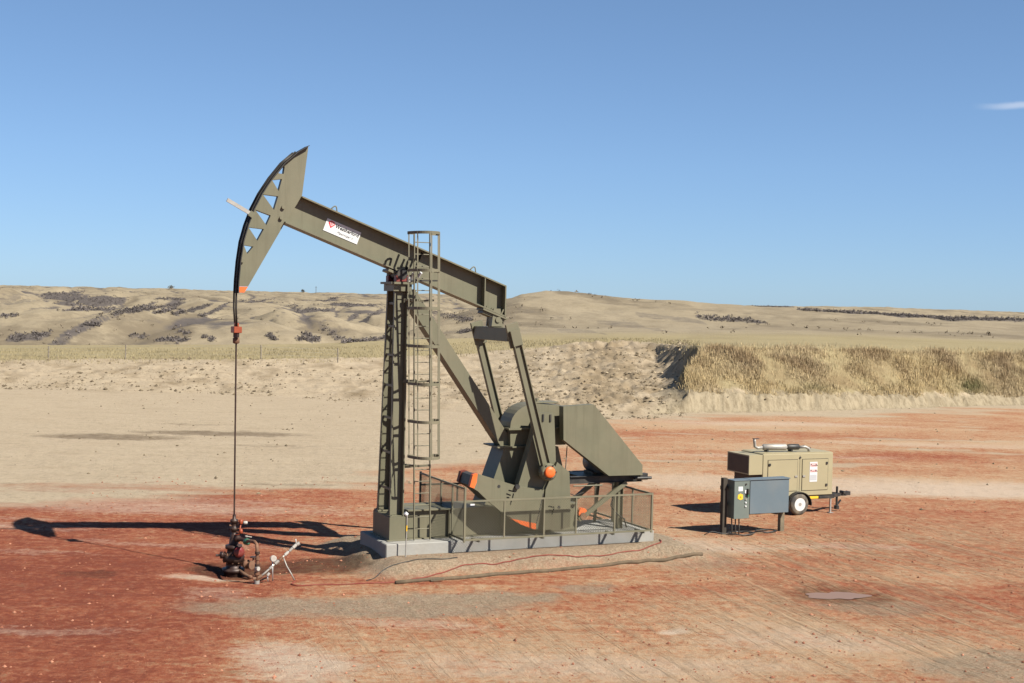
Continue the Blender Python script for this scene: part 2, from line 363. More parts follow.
TERRAIN = [
 (-400, [(98, 0.0),(106, 0.6),(114, 0.41),(150, 0.06),(192, -3),(260, 3.39),(345, -4),(430, 3.39),(578, -4),(800, 4.61),(1250, 2),(1700, 7.17)]),
 (0, [(98, 0.0),(106, 0.6),(114, 1.17),(150, 1.12),(192, -3),(260, 4.89),(345, -2),(430, 5.96),(578, -4),(800, 9.39),(1250, 4),(1700, 17.35)]),
 (30, [(98, 0.0),(106, 0.6),(114, 1.23),(150, 1.2),(193, -3),(262, 4.58),(346, -4),(430, 5.7),(586, -6),(820, 10.18),(1260, 4),(1700, 17.45)]),
 (60, [(98, 0.0),(106, 0.6),(114, 1.29),(150, 1.27),(194, -3),(265, 4.16),(348, -6),(430, 3.53),(586, -10),(820, 9.68),(1260, 4),(1700, 17.05)]),
 (95, [(98, 0.0),(106, 0.6),(114, 1.36),(150, 1.36),(194, -3),(266, 3.71),(353, -8),(440, 1.43),(584, -14),(800, 8.89),(1250, 4),(1700, 17.29)]),
 (130, [(98, 0.0),(106, 0.6),(114, 1.42),(150, 1.45),(195, -3),(268, 3.29),(359, -8),(450, 0.58),(590, -14),(800, 8.77),(1250, 6),(1700, 17.79)]),
 (200, [(98, 0.0),(106, 0.6),(114, 1.56),(150, 1.68),(196, -3),(270, 2.98),(360, -8),(450, 0.27),(590, -13),(800, 7.94),(1250, 6),(1700, 17.53)]),
 (236, [(97, 0.0),(105, 0.6),(114, 1.63),(150, 1.77),(195, -3),(268, 2.78),(359, -8),(450, 0.71),(582, -12),(780, 6.07),(1240, 6),(1700, 17.17)]),
 (262, [(96, 0.0),(104, 0.6),(114, 1.68),(150, 1.89),(193, -3),(262, 2.01),(351, -9),(440, 1.85),(572, -10),(770, 4.7),(1235, 5),(1700, 17.03)]),
 (285, [(95, 0.0),(103, 0.6),(114, 1.72),(151, 1.92),(191, -3.5),(255, 1.1),(342, -9),(430, 2.45),(562, -9),(760, 3.62),(1230, 5),(1700, 16.93)]),
 (305, [(95, 0.0),(103, 0.6),(115, 1.8),(151, 2.02),(189, -4),(250, 0.19),(340, -9),(430, 2.28),(562, -9),(760, 2.75),(1230, 5),(1700, 17.0)]),
 (325, [(94, 0.0),(102, 0.6),(116, 1.8),(152, 2.1),(189, -4.5),(250, -0.65),(338, -9),(425, 1.53),(555, -9),(750, 2.78),(1225, 4),(1700, 17.07)]),
 (350, [(93, 0.0),(102, 0.6),(118, 1.8),(153, 2.25),(190, -5),(250, -1.29),(335, -9),(420, -0.26),(548, -9),(740, 3.41),(1220, 4),(1700, 17.28)]),
 (375, [(92, 0.0),(102, 0.6),(120, 1.81),(155, 2.37),(193, -5),(255, -1.53),(335, -8),(415, -2.15),(541, -9),(730, 2.96),(1215, 4),(1700, 17.62)]),
 (400, [(90, 0.0),(101, 0.6),(122, 1.87),(157, 2.49),(198, -4),(265, -0.57),(342, -6),(420, -3.01),(540, -8),(720, 1.71),(1210, 3),(1700, 17.95)]),
 (430, [(88, 0.0),(101, 0.6),(125, 1.91),(160, 2.61),(209, -2),(290, 1.24),(365, -3),(440, -1.95),(544, -6),(700, 0.65),(1200, 2),(1700, 18.31)]),
 (460, [(86, 0.0),(101, 0.6),(128, 1.95),(163, 2.73),(219, 0),(310, 3.54),(395, 0),(480, 1.76),(568, -2),(700, 1.0),(1200, 1),(1700, 17.91)]),
 (485, [(84, 0.0),(100, 0.65),(131, 2.08),(166, 2.79),(225, 1.5),(322, 5.94),(411, 3),(500, 5.09),(580, 0),(700, 5.45),(1200, 1),(1700, 16.1)]),
 (505, [(83, 0.0),(100, 0.7),(133, 2.25),(168, 2.85),(230, 2.5),(330, 8.11),(415, 5),(500, 7.85),(580, 2),(700, 8.79),(1200, 1),(1700, 15.41)]),
 (520, [(82, 0.0),(100, 0.7),(134, 2.35),(170, 2.87),(233, 2.8),(335, 9.57),(418, 6),(500, 9.83),(580, 3),(700, 10.01),(1200, 1),(1700, 14.58)]),
 (545, [(82, 0.0),(100, 0.7),(135, 2.57),(170, 2.97),(235, 3),(340, 10.36),(420, 7),(500, 10.78),(580, 3),(700, 10.3),(1200, 1),(1700, 14.04)]),
 (580, [(82, 0.0),(100, 0.8),(135, 2.8),(170, 3.09),(235, 3.1),(340, 10.16),(420, 7),(500, 10.33),(580, 3),(700, 9.67),(1200, 1),(1700, 13.78)]),
 (606, [(83, 0.0),(100, 0.9),(135, 3.05),(170, 3.26),(235, 3.3),(340, 9.63),(420, 7),(500, 9.56),(580, 3),(700, 9.11),(1200, 1),(1700, 13.66)]),
 (650, [(85, 0.0),(100, 1.0),(133, 3.24),(170, 3.39),(235, 3.4),(340, 9.1),(420, 7),(500, 8.77),(580, 3),(700, 8.52),(1200, 1),(1700, 13.49)]),
 (688, [(89, 0.0),(90.2, 1.3),(99, 4.17),(170, 3.44),(235, 3.5),(340, 8.84),(420, 7),(500, 8.5),(580, 3),(700, 8.14),(1200, 1),(1700, 13.21)]),
 (700, [(89.5, 0.0),(90.8, 1.35),(99.5, 4.2),(170, 3.53),(235, 3.6),(340, 8.5),(420, 6),(500, 8.01),(580, 3),(700, 7.46),(1200, 1),(1700, 13.43)]),
 (760, [(91.5, 0.0),(92.8, 1.2),(101.5, 4.19),(172, 3.7),(236, 3.9),(340, 7.92),(420, 5),(500, 7.03),(660, 3),(900, 7.55),(1300, 1),(1700, 13.51)]),
 (800, [(93, 0.0),(94.3, 1.1),(103, 4.19),(172, 3.81),(234, 4.1),(335, 7.63),(418, 4.5),(500, 6.63),(700, 3),(1000, 7.2),(1350, 2),(1700, 14.28)]),
 (860, [(96, 0.0),(97.3, 0.95),(106, 4.14),(174, 3.89),(231, 4.2),(325, 7.02),(412, 3.8),(500, 5.47),(740, 2),(1100, 5.9),(1400, 2),(1700, 15.49)]),
 (920, [(99.5, 0.0),(100.8, 0.8),(109, 4.04),(176, 3.84),(229, 4.3),(315, 6.49),(408, 3),(500, 4.3),(760, 1),(1150, 5.32),(1425, 2),(1700, 14.68)]),
 (980, [(103, 0.0),(104.3, 0.7),(112, 3.95),(178, 3.72),(226, 4.3),(305, 6.35),(402, 2.5),(500, 3.7),(780, 0),(1200, 5.13),(1450, 2),(1700, 13.88)]),
 (1024, [(105, 0.0),(106.3, 0.6),(113.5, 3.91),(180, 3.68),(226, 4.3),(300, 6.27),(400, 2),(500, 3.33),(780, 0),(1200, 5.13),(1450, 2),(1700, 13.25)]),
 (1400, [(112, 0.0),(114, 0.6),(122, 4.1),(195, 3.93),(235, 4.0),(300, 6.39),(400, 2),(500, 3.53),(780, 0),(1200, 7.83),(1450, 2),(1700, 17.07)]),
]

_TS = np.array([c[0] for c in TERRAIN], float)
_TD = np.array([[d for d, z in c[1]] for c in TERRAIN], float)
_TZ = np.array([[z for d, z in c[1]] for c in TERRAIN], float)

def unit_uv(X, Y):
    dx, dy = X + 3.538, Y - 35.303
    return dx * 0.91355 + dy * 0.40674, -dx * 0.40674 + dy * 0.91355     # along the unit, away from the camera side

def column(X, Y):
    s = 512 + 1350 * X / np.maximum(Y, np.abs(X) * 0.6 + 1e-3)
    s = s + 16 * fbm(X / 3.5, Y / 3.0, 4, 5) * sstep(70, 85, Y) * (1 - sstep(150, 200, Y))
    sh = 1.4 * np.clip(Y - 93, -6, 6) * (1 - sstep(105, 150, Y)) * sstep(60, 84, Y)
    return s - sh * sstep(600, 645, s) * (1 - sstep(740, 800, s))

def base_height(X, Y):
    s = column(X, Y)
    z = np.zeros_like(X, dtype=float)
    nd = _TD.shape[1]
    Ds = [np.interp(s, _TS, _TD[:, k]) for k in range(nd)]
    Zs = [np.interp(s, _TS, _TZ[:, k]) for k in range(nd)]
    wob = 4.0 * fbm(X / 22, Y / 22, 2, 33) * (1 - sstep(600, 650, s)) * sstep(70, 80, Y) * (1 - sstep(120, 140, Y))
    Yw = Y + wob
    for k in range(nd - 1):
        t = np.clip((Yw - Ds[k]) / np.maximum(Ds[k + 1] - Ds[k], 0.05), 0, 1)
        if k > 2: t = t * t * (3 - 2 * t)
        z = np.where(Yw > Ds[k], Zs[k] + (Zs[k + 1] - Zs[k]) * t, z)
    end = Ds[-1]
    z = np.where(Yw > end, Zs[-1] - (Yw - end) * 0.03, z)
    return z, s, Ds, Yw

def mound(X, Y):
    u, v = unit_uv(X, Y)
    dx = np.maximum(np.maximum(0.25 - u, u - 8.3), 0); dy = np.maximum(np.maximum(-1.5 - v, v - 2.0), 0)
    d = np.hypot(dx, dy) + 0.5 * fbm(X / 1.6, Y / 1.6, 3, 90)
    return 0.34 * (1 - sstep(0.05, 1.25, d)), d

def folds(X, Y):
    """0 in the creases between the rounded spurs of the hills, rising to about 1 on their backs"""
    wx = X + 9 * fbm(X / 40, Y / 40, 3, 71); wy = Y + 14 * fbm(X / 50, Y / 50, 3, 72)
    a = np.abs(perlin(wx / 42 + wy / 150, wy / 120 - wx / 300, 73)); b = np.abs(perlin(wx / 19 - wy / 90, wy / 60, 74))
    return np.minimum(a * 2.2, 1) , np.minimum(b * 2.2, 1)

def height(X, Y, detail=True):
    z, s, Ds, Yw = base_height(X, Y)
    m, _ = mound(X, Y)
    z = z + m
    if detail:
        D = np.hypot(X, Y)
        toe, cut, top, fld = Ds[0], Ds[1], Ds[2], Ds[3]
        near = 1 - sstep(60, 90, D)
        u, v = unit_uv(X, Y)
        keep = sstep(0.3, 1.2, np.hypot(np.maximum(np.maximum(-0.2 - u, u - 8.0), 0), np.maximum(np.maximum(-1.3 - v, v - 1.3), 0)))
        z = z + near * keep * (0.03 * fbm(X / 3.0, Y / 3.0, 3, 1) + 0.028 * fbm(X / 0.55, Y / 0.55, 3, 2))
        z = z - 0.16 * np.exp(-(((X + 6.75) / 0.9) ** 2 + ((Y - 33.7) / 1.0) ** 2))
        z = z - 0.05 * np.exp(-(((X - 8.0) / 1.0) ** 2 + ((Y - 32.5) / 0.75) ** 2) ** 1.5)
        slope = sstep(-2, 5, Yw - toe) * (1 - sstep(0, 4, Yw - top)) * (1 - sstep(610, 690, s))
        z = z + slope * (0.20 * ridged(X / 5.0, Y / 2.2, 4, 21) * 0.6 + 0.16 * fbm(X / 1.6, Y / 1.0, 3, 22) + 0.11 * fbm(X / 0.6, Y / 0.6, 3, 23))
        spoil = np.exp(-((s - 600) / 60) ** 2) * sstep(0, 6, Yw - toe) * (1 - sstep(-2, 8, Yw - top))
        z = z + spoil * (0.42 * ridged(X / 5.5 + 3, Y / 9.0, 5, 41) + 0.40 * fbm(X / 1.3, Y / 2.0, 4, 42) + 0.22 * fbm(X / 0.5, Y / 0.5, 2, 43) + 0.55 * sstep(-9, -3, Yw - top) * np.maximum(ridged(X / 1.7, Y / 2.5, 3, 44) - .1, 0))
        bank = sstep(668, 690, s) * sstep(-0.3, 0.6, Yw - toe) * (1 - sstep(-1, 4, Yw - top))
        z = z + bank * (0.34 * ridged(X / 0.75, Y / 3.0, 3, 51) * sstep(0.2, 0.9, Yw - toe) * (1 - 0.88 * sstep(1.2, 2.4, Yw - toe)) + 0.22 * fbm(X / 2.5, Y / 2.5, 3, 52) + .16 * fbm(X / .5, Y / .5, 2, 53) - .35)
        hill = sstep(150, 210, D)
        gx, gy = X / 20 + Y / 70, Y / 90
        fa, fb = folds(X, Y)
        amp = (1 - 0.6 * sstep(440, 500, s) * (1 - sstep(450, 600, D))) * (1 - .6 * sstep(620, 760, D)) * (1 - .6 * sstep(1100, 1500, D))
        z = z + hill * D * amp * ((0.0062 * (fa - .45) + .0026 * (fb - .45)) * (.35 + .65 * (1 - sstep(440, 500, s))) * sstep(190, 250, D) + 0.0022 * (ridged(gx, gy, 4, 61) - 0.35) + 0.0030 * fbm(X / 22, Y / 30, 5, 62, .6) + 0.0035 * (ridged(X / 45 - Y / 60, Y / 110 + X / 90, 3, 63) - .3) * sstep(230, 300, D))
    return z
#TERRAIN-END
def set_attr(me, name, arr):
    a = me.attributes.new(name, 'FLOAT', 'POINT'); a.data.foreach_set('value', np.asarray(arr, np.float32))

def ell(X, Y, cx, cy, rx, ry, ang=0.0, soft=0.55):
    c, s = math.cos(ang), math.sin(ang)
    dx, dy = X - cx, Y - cy
    d = np.hypot((dx * c + dy * s) / rx, (-dx * s + dy * c) / ry)
    return 1 - sstep(1 - soft, 1 + soft, d)

def zones(X, Y, z, s, Ds, Yw):
    """how much of each soil or cover lies at a point: the stuff itself, not its light"""
    toe, cut, top, fld = Ds[0], Ds[1], Ds[2], Ds[3]
    wx = X + 2.2 * fbm(X / 7, Y / 9, 4, 101) + 0.5 * fbm(X / 1.2, Y / 1.2, 3, 102)
    wy = Y + 3.0 * fbm(X / 16, Y / 6, 4, 103) + 0.5 * fbm(X / 1.3, Y / 0.9, 3, 104)
    edge = np.interp(wx, [-60, -40, -16.8, -9.7, -6.8, -2, 2, 5, 9, 20, 38, 60], [36, 40, 43.5, 47.0, 50.5, 56, 66, 80, 86, 88, 101, 108])
    red = 1 - sstep(-4.5, 4.5, wy - edge + 8.0 * fbm(X / 14, Y / 3.6, 4, 105, .6))
    streak = fbm(X / 9, Y / 2.2, 4, 110)
    red = red * (1 - 0.7 * sstep(0.15, 0.45, streak) * sstep(48, 62, Y))
    red = np.maximum(red, 0.55 * ell(wx, wy, -5.5, 47, 3.5, 1.2) )
    red = red * (1 - 0.9 * ell(wx, wy, -8.3, 51.8, 4.5, 0.9))
    pale = np.zeros_like(X)
    tone = 0.31 + 0.23 * sstep(-10, 0, wx + 0.15 * (Y - 30)) + 0.26 * fbm(X / 5, Y / 3.5, 5, 121, .6) + 0.16 * fbm(X / 13, Y / 5, 3, 122) + 0.10 * sstep(45, 60, Y) + 0.06 * (1 - sstep(26, 32, Y)) * sstep(-8, -2, X)
    for (cx, cy, rx, ry, k) in PALE:
        pale = np.maximum(pale, k * ell(wx, wy, cx, cy, rx, ry, 0, 0.7))
    deep = np.zeros_like(X)
    for (cx, cy, rx, ry, k) in DEEP:
        deep = np.maximum(deep, k * ell(wx, wy, cx, cy, rx, ry, 0, 0.7))
    tone = tone + 0.06 + 0.40 * pale - 0.20 * deep
    dust = np.zeros_like(X)
    for (cx, cy, rx, ry, k) in DUST:
        dust = np.maximum(dust, k * ell(wx, wy, cx, cy, rx, ry, 0, 0.7))
    gx = X + 0.8 * fbm(X / 1.3, Y / 1.3, 5, 130, .6); gy = Y + 0.8 * fbm(X / 1.6, Y / 1.0, 5, 131, .6)
    grav = np.zeros_like(X)
    for (cx, cy, rx, ry, a, k) in GRAVEL:
        grav = np.maximum(grav, k * ell(gx, gy, cx, cy, rx, ry, a, 0.3))
    mh, md = mound(X, Y)
    grav = np.maximum(grav, 1 - sstep(0.5, 1.5, md))
    wet = np.zeros_like(X)
    for (cx, cy, rx, ry, k) in WET:
        wet = np.maximum(wet, k * ell(gx, gy, cx, cy, rx, ry, 0, 0.35))
    rut = np.zeros_like(X)
    rot = 1.246
    rut = ell(wx, wy, 11.5, 36.5, 6.5, 9.0, 0, 0.5) + 0.6 * ell(wx, wy, 5, 27, 9, 4.5, 0, 0.5)
    left = 1 - sstep(640, 690, s)
    grass = sstep(-1, 2.5, Yw - top) * left + (1 - left) * sstep(1.0, 1.6, Yw - cut)
    grass = np.where(s > 480, grass * np.maximum(sstep(672, 692, s + 10 * fbm(X / 1.5, Y / 2, 3, 146)), sstep(0, 8, Yw - top + 3 * fbm(X / 3, Y / 3, 3, 140))), grass)
    clay = (1 - left) * sstep(-0.6, 0.3, Yw - toe) * (1 - sstep(0.9, 1.7, Yw - cut + 1.6 * fbm(X / 1.5, Y / 3, 3, 145)))
    bankg = (1 - left) * sstep(1.0, 1.6, Yw - cut) * (1 - sstep(0, 3, Yw - top))
    hill = sstep(160, 215, np.hypot(X, Y))
    # brush lines the draws: low places of the ridged relief
    draw = fbm(X / 28 + Y / 80, Y / 60, 4, 61)
    sage = hill * sstep(-0.02, 0.38, draw + 0.45 * fbm(X / 9, Y / 14, 4, 150, .65) + 0.3 * fbm(X / 70, Y / 90, 2, 151))
    rough = sstep(-3, 3, Yw - toe) * (1 - sstep(-3, 4, Yw - top)) * left * sstep(-.1, .5, fbm(X / 2.5, Y / 5, 5, 160, .65) + .35 * np.exp(-((s - 610) / 50) ** 2))
    fa, fb = folds(X, Y)
    gl = hill * sstep(200, 260, np.hypot(X, Y)) * (1 - .7 * sstep(440, 500, s))
    brush = gl * np.maximum((1 - sstep(.06, .36, fa)) * 1.0, (1 - sstep(.04, .24, fb)) * .8) * sstep(-.35, .15, fbm(X / 30, Y / 45, 3, 152))
    sage = sage * .75 + .5 * gl * (1 - sstep(.1, .6, fa))
    for (cx, cy, rx, ry, a, k) in BRUSH:
        brush = np.maximum(brush, k * ell(X, Y, cx, cy, rx, ry, a, 0.35))
    return dict(red=red, tone=tone, dust=dust, gravel=grav, wet=wet, rut=np.clip(rut, 0, 1), grass=np.clip(grass, 0, 1), clay=clay, bankg=bankg, brush=np.clip(brush, 0, 1), hill=hill, sage=sage, rough=rough)

PALE = [(17.5, 53.5, 6.5, 2.6, 1.0), (5.2, 38.0, 3.2, 2.4, .9), (3.9, 41, 1.8, 2.4, .6), (1.8, 25.6, 4.5, 1.9, .75), (6.2, 28.0, 3.2, 2.0, .6), (-3.3, 25.1, 1.4, 1.4, .6), (7.3, 54.5, 2.5, 2.6, .7),
        (2.9, 28.7, 0.4, 0.3, 1.0), (-7.2, 32.4, 1.4, .7, .9), (16, 80.5, 9.2, 2.6, .6), (13, 67, 8, 1.6, .45), (24, 72, 8, 1.5, .5), (10, 34, 3, 1.0, .4)]
DUST = [(17.8, 53.0, 7.0, 2.2, 1.0), (7.0, 54.2, 3.5, 2.2, .7), (5.2, 38.2, 3.0, 2.0, .75), (1.5, 25.4, 4.0, 1.4, .6), (-3.3, 25.0, 1.3, 1.3, .9), (2.9, 28.7, .45, .32, 1.0), (-7.4, 32.5, 1.2, .6, .9), (-11, 43.5, 6.0, 1.2, .65), (6.4, 28.2, 2.6, 1.5, .6), (12, 63, 7, 1.2, .6), (22, 71, 8, 1.4, .6), (16, 82, 9, 1.8, .7), (-1.5, 28.6, 1.6, .7, .55), (-9, 38.5, 3.0, .7, .45), (-6.2, 30.3, 1.4, .45, .45), (-12.5, 36, 2.2, .5, .4), (-9.5, 27.2, 2.0, .6, .45), (-14, 40.8, 3, .7, .5), (-3.5, 39, 2, .6, .4), (9.5, 39, 2.5, .8, .6)]
DEEP = [(-9.5, 31.5, 4.2, 8.0, 1.0), (-2.2, 32.2, 2.6, .6, .8), (20, 64, 9, 3.2, .8), (11, 74, 7, 2.0, .6), (8.4, 33.0, 2.0, 1.6, .55), (3, 31.2, 1.8, .8, .7), (12, 44, 3.5, 1.6, .5), (-4, 29, 2.0, 1.2, .5)]
GRAVEL = [(-3.3, 30.0, 3.7, 1.05, 0.10, .95), (-0.6, 31.1, 2.1, .75, 0.25, .95), (2.0, 32.5, .75, .45, -.4, .8), (9.6, 26.0, 1.7, 1.2, 0.2, .8), (8.4, 31.2, 1.5, .7, 0, .55), (4.9, 36.6, 1.5, 1.4, 0, .6)]
WET = [(-4.8, 34.6, 1.25, 1.0, 1.0), (-6.9, 34.0, 1.2, .9, 1.0), (-19.4, 65.4, 3.4, 1.3, .62), (-14.6, 68.3, 4.2, 1.2, .62), (-17.2, 73, 2.0, .5, .3), (-11.0, 63, 2.5, .6, .25), (-10.4, 33.0, .7, .5, .45), (-8.3, 49.9, 2.2, .35, .3), (8.0, 32.5, 1.3, .95, .5)]
